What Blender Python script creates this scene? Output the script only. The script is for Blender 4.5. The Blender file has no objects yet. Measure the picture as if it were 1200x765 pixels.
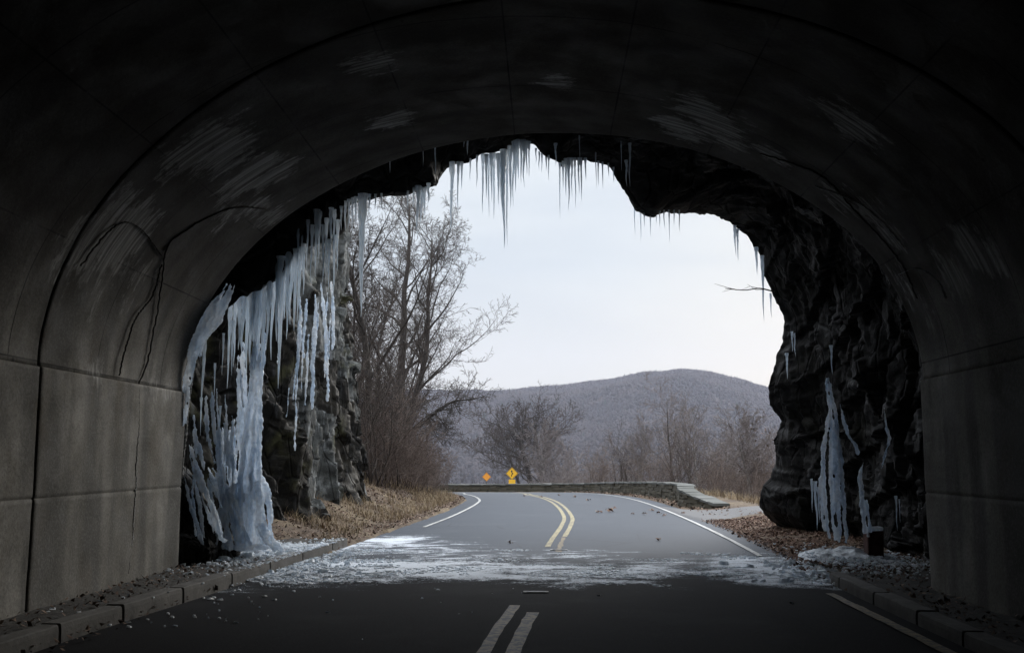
import bpy, math, random
import numpy as np
from mathutils import Vector, noise, Matrix

random.seed(7)
rs = np.random.RandomState(11)
S = bpy.context.scene
COL = S.collection
R = math.radians

# ------------------------------------------------------------------ camera
FPX = 1167.0
YAW, PITCH, EYE = R(1.96), R(7.5), 1.6
cam = bpy.data.cameras.new('camera'); cam_o = bpy.data.objects.new('camera', cam); COL.objects.link(cam_o)
cam.sensor_width = 36; cam.lens = 36*FPX/1200; cam.clip_end = 6000; cam.clip_start = .05
cam_o.location = (0, 0, EYE); cam_o.rotation_euler = (math.pi/2+PITCH, 0, YAW)
S.camera = cam_o
FW = np.array([-math.sin(YAW)*math.cos(PITCH), math.cos(YAW)*math.cos(PITCH), math.sin(PITCH)])
RT = np.array([math.cos(YAW), math.sin(YAW), 0.]); UP = np.cross(RT, FW)
def ray(px, py): return FW + RT*((px-600)/FPX) + UP*((382.5-py)/FPX)
def at(px, py, Y):                       # a measured direction at a known distance down the road
    d = ray(px, py); return np.array([0, 0, EYE]) + d*(Y/d[1])
def gnd(px, py, z=0.):
    d = ray(px, py); return np.array([0, 0, EYE]) + d*((z-EYE)/d[2])
def zroad(y):
    return -.0012*np.maximum(0, np.asarray(y, float)-40)**2*np.where(np.asarray(y) < 60, 1, 0) + np.where(np.asarray(y) >= 60, -.48, 0)
def groad(px, py):
    z = 0.
    for _ in range(6):
        p = gnd(px, py, z); z = float(zroad(min(p[1], 58)))
    return p

# ------------------------------------------------------------------ helpers
def link_mesh(name, verts, faces, mat, parent=None, smooth=False):
    me = bpy.data.meshes.new(name)
    if isinstance(verts, np.ndarray) and isinstance(faces, np.ndarray):
        n, k = faces.shape
        me.vertices.add(len(verts)); me.vertices.foreach_set('co', verts.astype(np.float32).ravel())
        me.loops.add(n*k); me.loops.foreach_set('vertex_index', faces.astype(np.int32).ravel())
        me.polygons.add(n); me.polygons.foreach_set('loop_start', np.arange(0, n*k, k, dtype=np.int32))
        me.polygons.foreach_set('loop_total', np.full(n, k, dtype=np.int32))
        me.update(calc_edges=True); me.validate()
    else:
        me.from_pydata([tuple(v) for v in verts], [], [tuple(f) for f in faces]); me.update()
    if mat is not None: me.materials.append(mat)
    if smooth: me.polygons.foreach_set('use_smooth', [True]*len(me.polygons))
    o = bpy.data.objects.new(name, me); COL.objects.link(o)
    if parent is not None: o.parent = parent
    return o
def tag(o, label, cat, group=None):
    o['label'] = label; o['category'] = cat
    if group: o['group'] = group
    return o
def empty(name, loc, label, cat, group=None):
    o = bpy.data.objects.new(name, None); COL.objects.link(o); o.location = loc; o.empty_display_size = .2
    return tag(o, label, cat, group)
def struct(o): o['kind'] = 'structure'; return o
def stuff(o, label=None, cat=None):
    o['kind'] = 'stuff'
    if label: o['label'] = label; o['category'] = cat
    return o
def grid_faces(n, m, closed_n=False):
    i = np.arange(n if closed_n else n-1)[:, None]; j = np.arange(m-1)[None, :]
    a = i*m+j; b = ((i+1) % n)*m+j
    return np.stack([a, b, b+1, a+1], -1).reshape(-1, 4)
def smst(a, b, x):
    t = np.clip((np.asarray(x, float)-a)/(b-a), 0, 1); return t*t*(3-2*t)
def catmull(P, per=10):
    P = np.asarray(P, float); Q = np.vstack([2*P[0]-P[1], P, 2*P[-1]-P[-2]]); out = []
    for i in range(1, len(Q)-2):
        p0, p1, p2, p3 = Q[i-1], Q[i], Q[i+1], Q[i+2]
        for t in np.linspace(0, 1, per, endpoint=False):
            out.append(.5*((2*p1)+(-p0+p2)*t+(2*p0-5*p1+4*p2-p3)*t*t+(-p0+3*p1-3*p2+p3)*t**3))
    out.append(P[-1]); return np.array(out)
def resample(P, n):
    P = np.asarray(P, float); d = np.r_[0, np.cumsum(np.linalg.norm(np.diff(P, axis=0), axis=1))]
    t = np.linspace(0, d[-1], n); return np.stack([np.interp(t, d, P[:, k]) for k in range(P.shape[1])], -1)
def nz(p, f=1., seed=0.): return noise.noise(Vector((p[0]*f+seed, p[1]*f-seed*1.7, p[2]*f+seed*.6)))
class MB:
    def __init__(s): s.v = []; s.f = []
    def tube(s, pts, rad, sides=6, cap=True, squash=None):
        pts = [Vector(p) for p in pts]; n = len(pts); base = len(s.v)
        ref = Vector((0.31, 0.77, 0.55))
        for i, p in enumerate(pts):
            d = (pts[min(i+1, n-1)]-pts[max(i-1, 0)])
            d = d.normalized() if d.length > 1e-9 else Vector((0, 0, 1))
            u = d.cross(ref).normalized(); w = d.cross(u)
            for k in range(sides):
                a = 2*math.pi*k/sides
                q = p+(u*math.cos(a)+w*math.sin(a))*rad[i]
                s.v.append(q)
        for i in range(n-1):
            for k in range(sides):
                a = base+i*sides+k; b = base+i*sides+(k+1) % sides
                s.f.append((a, b, b+sides, a+sides))
        if cap:
            s.f.append(tuple(base+k for k in range(sides))[::-1]); s.f.append(tuple(base+(n-1)*sides+k for k in range(sides)))
    def box(s, c, sz, M=None, jit=0, rng=random):
        b = len(s.v); M = M or Matrix.Identity(3)
        for dx in (-1, 1):
            for dy in (-1, 1):
                for dz in (-1, 1):
                    q = Vector((dx*sz[0]/2+rng.uniform(-jit, jit), dy*sz[1]/2+rng.uniform(-jit, jit), dz*sz[2]/2+rng.uniform(-jit, jit)))
                    s.v.append(Vector(c)+M@q)
        for f in ((0, 1, 3, 2), (4, 6, 7, 5), (0, 4, 5, 1), (2, 3, 7, 6), (0, 2, 6, 4), (1, 5, 7, 3)): s.f.append(tuple(b+i for i in f))
    def prism(s, poly, M, depth):       # poly in local xy, extruded along local z, M 4x4
        b = len(s.v); n = len(poly)
        for z in (0, depth):
            for p in poly: s.v.append(M@Vector((p[0], p[1], z)))
        s.f.append(tuple(b+i for i in range(n))[::-1]); s.f.append(tuple(b+n+i for i in range(n)))
        for i in range(n): s.f.append((b+i, b+(i+1) % n, b+n+(i+1) % n, b+n+i))
    def build(s, name, mat, parent=None, smooth=False, bevel=0):
        o = link_mesh(name, s.v, s.f, mat, parent, smooth)
        if bevel:
            m = o.modifiers.new('bevel', 'BEVEL'); m.width = bevel; m.segments = 2
        return o

# ------------------------------------------------------------------ materials
def newmat(name):
    m = bpy.data.materials.new(name); m.use_nodes = True; nt = m.node_tree
    for n in list(nt.nodes): nt.nodes.remove(n)
    out = nt.nodes.new('ShaderNodeOutputMaterial'); b = nt.nodes.new('ShaderNodeBsdfPrincipled')
    nt.links.new(b.outputs[0], out.inputs[0])
    return m, nt, b, out
class NT:
    def __init__(s, nt): s.nt = nt
    def n(s, typ, **kw):
        x = s.nt.nodes.new(typ)
        for k, v in kw.items(): setattr(x, k, v)
        return x
    def l(s, a, b): s.nt.links.new(a, b)
    def coord(s, kind='Object', scale=(1, 1, 1), loc=(0, 0, 0), uv=False):
        if uv:
            c = s.n('ShaderNodeUVMap'); c.uv_map = 'UVMap'; o = c.outputs[0]
        else:
            c = s.n('ShaderNodeTexCoord'); o = c.outputs[kind]
        m = s.n('ShaderNodeMapping'); m.inputs['Scale'].default_value = scale; m.inputs['Location'].default_value = loc
        s.l(o, m.inputs[0]); return m.outputs[0]
    def noise(s, vec, scale, detail=4, rough=.55, dist=0., typ=None):
        x = s.n('ShaderNodeTexNoise'); x.inputs['Scale'].default_value = scale; x.inputs['Detail'].default_value = detail
        x.inputs['Roughness'].default_value = rough; x.inputs['Distortion'].default_value = dist
        if vec is not None: s.l(vec, x.inputs['Vector'])
        return x.outputs['Fac']
    def ramp(s, fac, stops):
        r = s.n('ShaderNodeValToRGB'); el = r.color_ramp.elements
        while len(el) < len(stops): el.new(.5)
        for e, (p, c) in zip(el, stops):
            e.position = p; e.color = (*c, 1) if len(c) == 3 else c
        s.l(fac, r.inputs[0]); return r.outputs[0]
    def mr(s, fac, a, b, c=0., d=1.):
        r = s.n('ShaderNodeMapRange'); r.interpolation_type = 'SMOOTHSTEP'
        for i, v in zip((1, 2, 3, 4), (a, b, c, d)): r.inputs[i].default_value = v
        s.l(fac, r.inputs[0]); return r.outputs[0]
    def math(s, op, a, b=None):
        r = s.n('ShaderNodeMath', operation=op)
        for i, v in enumerate((a, b)):
            if v is None: continue
            if isinstance(v, (int, float)): r.inputs[i].default_value = v
            else: s.l(v, r.inputs[i])
        return r.outputs[0]
    def mix(s, fac, a, b, mode='MIX'):
        r = s.n('ShaderNodeMix', data_type='RGBA', blend_type=mode)
        if isinstance(fac, (int, float)): r.inputs[0].default_value = fac
        else: s.l(fac, r.inputs[0])
        for i, v in ((6, a), (7, b)):
            if isinstance(v, tuple): r.inputs[i].default_value = (*v, 1) if len(v) == 3 else v
            else: s.l(v, r.inputs[i])
        return r.outputs[2]
    def bump(s, h, strength, dist, prev=None):
        b = s.n('ShaderNodeBump'); b.inputs['Strength'].default_value = strength; b.inputs['Distance'].default_value = dist
        s.l(h, b.inputs['Height'])
        if prev is not None: s.l(prev, b.inputs['Normal'])
        return b.outputs[0]
    def attr(s, name):
        a = s.n('ShaderNodeAttribute'); a.attribute_name = name; return a.outputs['Fac']

def mat_concrete():
    m, nt, b, out = newmat('concrete'); t = NT(nt)
    w = t.coord('Object'); uv = t.coord(uv=True, scale=(1, 1, 1))
    base = t.ramp(t.noise(w, .9, 6, .6), [(.3, (.085, .079, .066)), (.5, (.195, .187, .165)), (.70, (.31, .30, .272))])
    blot = t.noise(w, 2.1, 10, .75, .5)
    c = t.mix(t.mr(blot, .42, .66, .0, .75), base, (.11, .107, .098))
    su = t.coord(uv=True, scale=(.45, 2.6, 1))            # streaks run down along the arc
    st = t.noise(su, 1.6, 7, .6)
    c = t.mix(t.mr(st, .5, .8, 0, .28), c, (.08, .077, .07))
    drk = t.noise(t.coord(uv=True, scale=(.12, 1.15, 1), loc=(1, 4, 0)), 1.3, 3, .5)
    c = t.mix(t.mr(drk, .46, .60, 0, .75), c, (.055, .054, .05))
    st3 = t.noise(t.coord(uv=True, scale=(.5, 1.3, 1), loc=(3, 7, 0)), 1.2, 5, .6)
    c = t.mix(t.mr(st3, .52, .68, 0, .55), c, (.10, .085, .065))
    su2 = t.coord(uv=True, scale=(.8, 4.2, 1))
    wh = t.noise(su2, 2.0, 10, .74, .9)
    stain = t.attr('stain')
    pit = t.n('ShaderNodeTexVoronoi'); pit.inputs['Scale'].default_value = 3.1; t.l(w, pit.inputs['Vector'])
    pm = t.mr(pit.outputs['Distance'], .05, .1, 1, 0)
    c = t.mix(t.math('MULTIPLY', pm, t.mr(t.noise(w, 1.4, 2), .5, .58)), c, (.05, .048, .045))
    gr = t.noise(w, 34, 6, .75); c = t.mix(t.mr(gr, .45, .7, 0, .5), c, (.06, .058, .053)); c = t.mix(t.mr(gr, .55, .3, 0, .25), c, (.34, .34, .325))
    # vault shade painted into the concrete, darker with height, ragged at its lower edge
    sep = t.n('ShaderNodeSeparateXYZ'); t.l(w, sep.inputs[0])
    vshade = t.mr(t.math('ADD', sep.outputs[2], t.math('MULTIPLY', t.noise(su, 1.2, 5), 1.6)), 3.2, 4.9)
    c = t.mix(t.math('MULTIPLY', vshade, .95), c, t.mix(.84, c, (.0125, .0100, .0072)))
    br = t.n('ShaderNodeTexBrick'); br.inputs['Scale'].default_value = 1.; br.inputs['Brick Width'].default_value = 1.25; br.inputs['Row Height'].default_value = 1.83; br.inputs['Mortar Size'].default_value = .011; br.inputs['Mortar Smooth'].default_value = .4; br.offset = 0.; t.l(t.coord(uv=True), br.inputs['Vector'])
    fl = t.math('MULTIPLY', t.math('MULTIPLY', br.outputs['Fac'], t.mr(sep.outputs[2], 2.5, 2.56)), t.mr(t.noise(w, 1.1, 4), .3, .5))
    c = t.mix(t.math('MULTIPLY', fl, .9), c, (.006, .006, .005))
    ln = t.noise(t.coord(uv=True, scale=(.5, 13, 1)), 1.6, 5, .6)
    rg_ = t.noise(t.coord(uv=True, scale=(1.2, 2.6, 1), loc=(2, 5, 0)), 2.2, 10, .75)
    pt_ = t.mr(t.math('ADD', stain, t.math('MULTIPLY', t.math('SUBTRACT', rg_, .5), 2.6)), .38, .72)
    k = t.math('MULTIPLY', t.math('MULTIPLY', pt_, t.mr(stain, .04, .25)), t.mr(ln, .36, .66, .12, 1.))
    c = t.mix(t.math('MULTIPLY', k, .85), c, (.36, .36, .345))
    t.l(c, b.inputs['Base Color'])
    t.l(t.mr(t.noise(w, 2.2, 3), .3, .7, .7, .95), b.inputs['Roughness'])
    b.inputs['Specular IOR Level'].default_value = .2
    bm = t.bump(t.noise(w, 22, 8, .65), .35, .01)
    bm = t.bump(t.noise(w, 5, 6, .7), .3, .02, bm)
    bm = t.bump(pm, -.4, .012, bm)
    t.l(bm, b.inputs['Normal']); return m

def mat_rock(name, dark, mid, light, moss=0., gloss=.45, lichen=0., frost=0., spec=.15):
    m, nt, b, out = newmat(name); t = NT(nt)
    w = t.coord('Object')
    n1 = t.noise(w, .7, 9, .65, .4); n2 = t.noise(w, 4.5, 8, .7)
    c = t.ramp(n1, [(.32, dark), (.5, mid), (.7, light)])
    c = t.mix(t.mr(n2, .45, .68, 0, .75), c, dark)
    c = t.mix(t.mr(t.noise(w, 18, 6, .7), .5, .72, 0, .5), c, light)
    if lichen:
        c = t.mix(t.mr(t.noise(t.coord('Object', loc=(5, 2, 1)), 1.1, 7, .7), .5, .62, 0, lichen), c, (.27, .285, .28))
    if moss:
        c = t.mix(t.mr(t.noise(t.coord('Object', loc=(1, 9, 4)), .85, 6, .65), .54, .68, 0, moss), c, (.055, .055, .022))
    if frost:
        fz = t.noise(t.coord('Object', scale=(3.0, 3.0, .45), loc=(2, 0, 0)), 1.6, 6, .6)
        c = t.mix(t.mr(fz, .56, .68, 0, frost), c, (.5, .53, .56))
    t.l(c, b.inputs['Base Color'])
    t.l(t.mr(t.noise(w, 1.6, 4), .35, .65, gloss, min(1, gloss+.4)), b.inputs['Roughness']); b.inputs['Specular IOR Level'].default_value = spec
    bm = t.bump(n2, .6, .06); bm = t.bump(t.noise(w, 26, 8, .7), .5, .02, bm)
    v = t.n('ShaderNodeTexVoronoi', feature='DISTANCE_TO_EDGE'); v.inputs['Scale'].default_value = 2.3
    t.l(t.coord('Object', scale=(1, .8, .45)), v.inputs['Vector'])
    bm = t.bump(t.mr(v.outputs[0], 0, .06), .7, .05, bm)
    t.l(bm, b.inputs['Normal']); return m

def mat_ice(name, clear=.3, col=(.82, .9, .97), rough=.14, bscale=14, back=.45):
    """milky ice: part clear refraction, part light scattered back and through"""
    m, nt, b, out = newmat(name); t = NT(nt)
    w = t.coord('Object')
    b.inputs['Base Color'].default_value = (*col, 1); b.inputs['IOR'].default_value = 1.31
    t.l(t.mr(t.noise(w, bscale*.35, 4), .35, .65, rough*.5, rough*2.2), b.inputs['Roughness'])
    if clear: t.l(t.mr(t.noise(w, bscale*.5, 4), .35, .7, min(1, clear+.25), max(0, clear-.25)), b.inputs['Transmission Weight'])
    bm = t.bump(t.noise(w, bscale, 5, .65), .5, .02); t.l(bm, b.inputs['Normal'])
    bm = t.bump(t.noise(t.coord('Object', scale=(1, 1, .22)), bscale*1.6, 4, .6), .6, .03, bm); t.l(bm, b.inputs['Normal'])
    cz = t.noise(t.coord('Object', scale=(1, 1, .16)), 9, 6, .65, .4)
    cc = t.ramp(cz, [(.32, (col[0]*.62, col[1]*.70, col[2]*.78)), (.47, (col[0]*.95, col[1]*.97, col[2]*.99)), (.58, (.94, .97, 1.0))]); t.l(cc, b.inputs['Base Color'])
    tr = t.n('ShaderNodeBsdfTranslucent'); t.l(cc, tr.inputs[0]); t.l(bm, tr.inputs['Normal'])
    mx = t.n('ShaderNodeMixShader'); mx.inputs[0].default_value = back; t.l(b.outputs[0], mx.inputs[1]); t.l(tr.outputs[0], mx.inputs[2]); t.l(mx.outputs[0], out.inputs[0])
    return m

def mat_asphalt():
    m, nt, b, out = newmat('asphalt'); t = NT(nt)
    w = t.coord('Object')
    c = t.ramp(t.noise(w, 70, 4, .75), [(.3, (.016, .0165, .0185)), (.52, (.034, .035, .039)), (.70, (.12, .122, .126))])
    c = t.mix(t.mr(t.noise(t.coord('Object', scale=(.9, .12, 1)), 1.1, 6, .6), .4, .65, 0, .6), c, (.032, .033, .036))
    c = t.mix(t.mr(t.noise(w, .55, 6, .65), .5, .68, 0, .45), c, (.10, .102, .105))
    # tunnel shade is put into the asphalt colour; the road outside is weathered
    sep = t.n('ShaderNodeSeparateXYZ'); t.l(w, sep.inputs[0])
    worn_unshaded = t.mr(t.math('ADD', sep.outputs[1], t.math('MULTIPLY', t.noise(w, .8, 4), 2.5)), 14.2, 19.5)
    c = t.mix(worn_unshaded, t.mix(.6, c, (.002, .0021, .0028)), t.mix(.65, c, (.048, .062, .082)))
    # thin sealed cracks
    v = t.n('ShaderNodeTexVoronoi', feature='DISTANCE_TO_EDGE'); v.inputs['Scale'].default_value = .32
    t.l(t.coord('Object', scale=(1.4, .6, 1)), v.inputs['Vector'])
    ck = t.math('MULTIPLY', t.mr(v.outputs[0], .002, .006, 1, 0), t.mr(t.noise(w, .4, 2), .45, .6))
    c = t.mix(t.math('MULTIPLY', ck, .7), c, (.015, .015, .016))
    # frost rime left by the meltwater: a stain of its own shape
    fa = t.noise(t.coord('Object', scale=(.8, .9, 1), loc=(4, 0, 0)), 1.5, 9, .75, 1.4)
    fine = t.noise(w, 42, 5, .75)
    fb = t.noise(t.coord('Object', scale=(.32, .75, 1), loc=(9, 3, 0)), 1.1, 6, .65, 1.2)
    v_ = t.math('ADD', t.math('MULTIPLY', t.attr('frost'), .62), t.math('ADD', t.math('MULTIPLY', t.math('SUBTRACT', fa, .5), 1.7), t.math('ADD', t.math('MULTIPLY', t.math('SUBTRACT', fb, .5), 1.8), t.math('MULTIPLY', t.math('SUBTRACT', fine, .5), 1.5))))
    film = t.math('MULTIPLY', t.mr(v_, .16, .6), t.mr(t.attr('frost'), .02, .2))
    fr = t.math('MULTIPLY', t.mr(v_, .36, .60), t.mr(t.attr('frost'), .02, .2))
    c = t.mix(t.math('MULTIPLY', film, .6), c, (.085, .11, .14))
    c = t.mix(t.math('MULTIPLY', fr, .95), c, (.72, .77, .83))
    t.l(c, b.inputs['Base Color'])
    t.l(t.mix(worn_unshaded, (.8,)*3, (.62,)*3), b.inputs['Roughness']); t.l(t.mr(worn_unshaded, 0, 1, .05, .3), b.inputs['Specular IOR Level'])
    t.l(t.bump(t.noise(w, 85, 3, .7), .55, .008), b.inputs['Normal']); return m

def mat_paint(name, col, wear=.5):
    m, nt, b, out = newmat(name); t = NT(nt); w = t.coord('Object')
    k = t.mr(t.noise(w, 13, 8, .8), .60-.16*wear, .68-.14*wear, 0, 1)
    k2 = t.mr(t.noise(w, 1.3, 3), .5, .7, 0, .6*wear)
    c = t.mix(t.math('MAXIMUM', k2, t.math('MULTIPLY', k, .85)), col, (.06, .06, .062))
    t.l(c, b.inputs['Base Color']); b.inputs['Roughness'].default_value = .65
    t.l(t.bump(t.noise(w, 85, 3, .7), .4, .006), b.inputs['Normal']); return m

def mat_simple(name, stops, scale, rough=.9, bump=.4, bscale=20, bdist=.02, detail=7):
    m, nt, b, out = newmat(name); t = NT(nt); w = t.coord('Object')
    t.l(t.ramp(t.noise(w, scale, detail, .65), stops), b.inputs['Base Color']); b.inputs['Roughness'].default_value = rough
    t.l(t.bump(t.noise(w, bscale, 6, .65), bump, bdist), b.inputs['Normal']); return m

def mat_island(name, stops, rough=.9, scale=0, trans=0):
    m, nt, b, out = newmat(name); t = NT(nt)
    g = t.n('ShaderNodeNewGeometry')
    fac = g.outputs['Random Per Island']
    if scale: fac = t.math('ADD', t.math('MULTIPLY', fac, .45), t.math('MULTIPLY', t.noise(t.coord('Object'), scale, 4), .6))
    t.l(t.ramp(fac, stops), b.inputs['Base Color']); b.inputs['Roughness'].default_value = rough
    return m

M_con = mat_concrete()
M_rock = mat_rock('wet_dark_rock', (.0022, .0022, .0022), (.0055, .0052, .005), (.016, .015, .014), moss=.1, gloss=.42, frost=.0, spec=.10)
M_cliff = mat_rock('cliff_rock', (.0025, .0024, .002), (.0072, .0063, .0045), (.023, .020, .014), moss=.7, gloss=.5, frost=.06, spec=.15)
M_pale = mat_rock('lichen_rock', (.010, .0105, .010), (.075, .079, .076), (.19, .20, .197), moss=.5, gloss=.7, lichen=.5, frost=.3)
M_ice = mat_ice('icicle_ice', .34, (.84, .925, 1.0), .08, 18, .55)
M_icew = mat_ice('flow_ice', .16, (.85, .92, 1.0), .07, 18, .5)
M_asph = mat_asphalt()
M_white = mat_paint('white_paint', (.52, .52, .50), .6)
M_yel = mat_paint('yellow_paint', (.40, .34, .19), .8)
M_yeld = mat_paint('old_yellow_paint', (.27, .21, .12), .9)
M_kerb = mat_simple('kerb_concrete', [(.3, (.045, .043, .04)), (.7, (.12, .115, .105))], 3)
M_walk = mat_simple('sidewalk_dirt', [(.35, (.018, .017, .016)), (.6, (.05, .046, .04)), (.75, (.12, .11, .10))], 9, .9, .8, 30, .03)
M_bark = mat_simple('grey_bark', [(.3, (.03, .025, .022)), (.7, (.075, .064, .056))], 12, .9)
M_twig = mat_simple('twig_bark', [(.3, (.036, .027, .022)), (.7, (.072, .056, .047))], 3, .9, 0)
M_bark2 = mat_simple('pale_bark', [(.3, (.14, .13, .12)), (.7, (.27, .25, .235))], 10, .9)
M_twig2 = mat_simple('pale_twig_bark', [(.3, (.12, .10, .095)), (.7, (.21, .18, .17))], 3, .9, 0)
M_red = mat_simple('red_brush_bark', [(.3, (.085, .062, .052)), (.7, (.165, .122, .10))], 2, .9, 0)
M_leaf = mat_island('dead_leaf', [(0, (.03, .014, .009)), (.4, (.085, .042, .026)), (.75, (.14, .082, .053)), (1, (.28, .21, .16))])
M_litter = mat_island('leaf_litter', [(0, (.03, .018, .012)), (.3, (.085, .05, .034)), (.65, (.16, .105, .072)), (1, (.27, .20, .15))])
M_grass = mat_island('dry_grass', [(0, (.10, .065, .035)), (.4, (.21, .15, .085)), (.8, (.30, .23, .14)), (1, (.36, .30, .20))])
M_stone = mat_island('wall_stone', [(0, (.035, .034, .022)), (.5, (.07, .062, .042)), (1, (.12, .108, .082))], scale=4)
M_cap = mat_island('coping_stone', [(0, (.06, .063, .055)), (.5, (.10, .104, .095)), (1, (.17, .172, .165))], scale=3)
M_dirty = mat_simple('dirty_ice', [(.34, (.05, .052, .055)), (.46, (.28, .32, .36)), (.7, (.62, .68, .74))], 7, .35, .8, 24, .03)
M_chip = mat_ice('ice_chip', 0, (.84, .89, .94), .4, 20, .3)

# ------------------------------------------------------------------ world and sun
SUN_AZ, SUN_EL = R(33), R(21)       # azimuth from +Y towards +X
def make_world():
    w = bpy.data.worlds.new('World'); S.world = w; w.use_nodes = True; nt = w.node_tree; t = NT(nt)
    for n in list(nt.nodes): nt.nodes.remove(n)
    out = t.n('ShaderNodeOutputWorld'); bg = t.n('ShaderNodeBackground'); bg.inputs[1].default_value = .1
    sky = t.n('ShaderNodeTexSky'); sky.sky_type = 'NISHITA'; sky.sun_disc = False
    sky.sun_elevation = SUN_EL; sky.sun_rotation = SUN_AZ; sky.air_density = 1; sky.dust_density = 2
    tc = t.n('ShaderNodeTexCoord'); sep = t.n('ShaderNodeSeparateXYZ'); t.l(tc.outputs['Generated'], sep.inputs[0])
    el = t.n('ShaderNodeMapRange'); el.inputs[1].default_value = .0; el.inputs[2].default_value = 1.
    t.l(sep.outputs[2], el.inputs[0])
    cloud = t.ramp(el.outputs[0], [(0, (.69, .665, .615)), (.10, (.665, .66, .635)), (.19, (.565, .607, .637)), (.34, (.60, .645, .68)), (.6, (1.7, 1.77, 1.88)), (1, (2.9, 3.0, 3.15))])
    mp = t.n('ShaderNodeMapping'); mp.inputs['Scale'].default_value = (1, 1, 4.5); t.l(tc.outputs['Generated'], mp.inputs[0])
    cn = t.noise(mp.outputs[0], 1.7, 6, .5, .5)
    cl = t.mix(t.mr(cn, .40, .62, 0, 1.), cloud, (.88, .90, .93), 'MULTIPLY')
    cl = t.mix(t.mr(cn, .3, .48, .3, 0), cl, (1.1, 1.08, 1.06), 'MULTIPLY')
    # a warm glow low on the right where the veiled sun stands
    dv = t.n('ShaderNodeVectorMath', operation='DOT_PRODUCT'); t.l(tc.outputs['Generated'], dv.inputs[0])
    dv.inputs[1].default_value = (math.sin(R(22)), math.cos(R(22)), .05)
    cl = t.mix(t.mr(dv.outputs['Value'], .93, 1., 0, .75), cl, (1.14, 1.06, .95), 'MULTIPLY')
    sc = t.n('ShaderNodeVectorMath', operation='SCALE'); sc.inputs['Scale'].default_value = 10.; t.l(cl, sc.inputs[0])
    mx = t.mix(.93, sky.outputs[0], sc.outputs[0])
    t.l(mx, bg.inputs[0]); t.l(bg.outputs[0], out.inputs[0])
make_world()
sun = bpy.data.lights.new('sun', 'SUN'); sun.energy = 1.5; sun.angle = R(26); sun.color = (1, .95, .88)
so = bpy.data.objects.new('sun', sun); COL.objects.link(so)
sd = Vector((math.sin(SUN_AZ)*math.cos(SUN_EL), math.cos(SUN_AZ)*math.cos(SUN_EL), math.sin(SUN_EL)))
so.rotation_euler = (-sd).to_track_quat('-Z', 'Y').to_euler(); so.location = (0, 0, 60)
vs = S.view_settings; vs.view_transform = 'Standard'; vs.look = 'None'; vs.gamma = 1; vs.exposure = .42; vs.use_curve_mapping = False
S.render.engine = 'CYCLES'
S.cycles.max_bounces = 7; S.cycles.diffuse_bounces = 4; S.cycles.transmission_bounces = 6; S.cycles.volume_bounces = 0; S.cycles.transparent_max_bounces = 8

# ------------------------------------------------------------------ road boundaries
rl_px = [(1110, 765), (1020, 720), (940, 680), (880, 646), (840, 625), (800, 606.5), (765, 592.5), (740, 585), (712, 580.2), (682, 577.8), (645, 576.4)]
RL = [(3.25, -40, 0), (3.25, 0, 0)]+[tuple(groad(*p)) for p in rl_px]
e = np.array(RL[-1]); RL += [(e[0]-6, e[1]+3.0, 0), (e[0]-16, e[1]+5, 0), (e[0]-40, e[1]+3, 0)]
RL = catmull([(p[0], p[1]) for p in RL], 8)
ll_px = [(497, 618), (528, 606), (549, 596), (559, 590), (562, 586), (556, 581.8), (545, 579.2), (533, 577.6)]
LLp = [tuple(groad(*p)) for p in ll_px]
e = np.array(LLp[-1]); LLfar = [(e[0]-4, e[1]+1.2), (e[0]-12, e[1]+2), (e[0]-36, e[1]+1)]
LL = catmull([(p[0], p[1]) for p in LLp]+LLfar, 8)
LBc = [(-4.55, -40), (-4.45, 0), (-4.28, 8.0), (-4.12, 10.3), (-3.86, 13.6), (-3.6, 18.8)]
LBout = LL.copy()
tl = np.gradient(LBout, axis=0); tl /= np.linalg.norm(tl, axis=1)[:, None]
LBo = LBout+np.stack([-tl[:, 1], tl[:, 0]], -1)*.55
LB = np.vstack([catmull(LBc, 8), LBo[8:]])
tr = np.gradient(RL, axis=0); tr /= np.linalg.norm(tr, axis=1)[:, None]
off = np.where(RL[:, 1] < 15, .42, .6)
RBd = RL+np.stack([tr[:, 1], -tr[:, 0]], -1)*off[:, None]
cl_px = [(585, 765), (627, 693), (651, 637), (663, 617), (665.5, 605.5), (656, 593), (643, 585.5), (622, 580.3), (596, 577.6)]
CL = [(-.9, -40, 0), (-.7, 0, 0)]+[tuple(groad(*p)) for p in cl_px]
e = np.array(CL[-1]); CL += [(e[0]-6, e[1]+1.8, 0), (e[0]-30, e[1]+2.5, 0)]
CL = catmull([(p[0], p[1]) for p in CL], 10)

def side_dist(P, X, Y, sgn):
    """signed distance outside a polyline; sgn=+1: outside is on the left of travel"""
    P = resample(P, 420); pts = np.stack([X.ravel(), Y.ravel()], -1); out = np.empty(len(pts))
    T = np.gradient(P, axis=0)
    for c in range(0, len(pts), 4000):
        q = pts[c:c+4000]; d = q[:, None, :]-P[None]; dd = (d**2).sum(-1); k = dd.argmin(1)
        ii = np.arange(len(q)); dv = d[ii, k]; tv = T[k]
        cr = tv[:, 0]*dv[:, 1]-tv[:, 1]*dv[:, 0]
        out[c:c+4000] = np.sqrt(dd[ii, k])*np.sign(cr)*sgn
    return out.reshape(X.shape)

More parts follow.
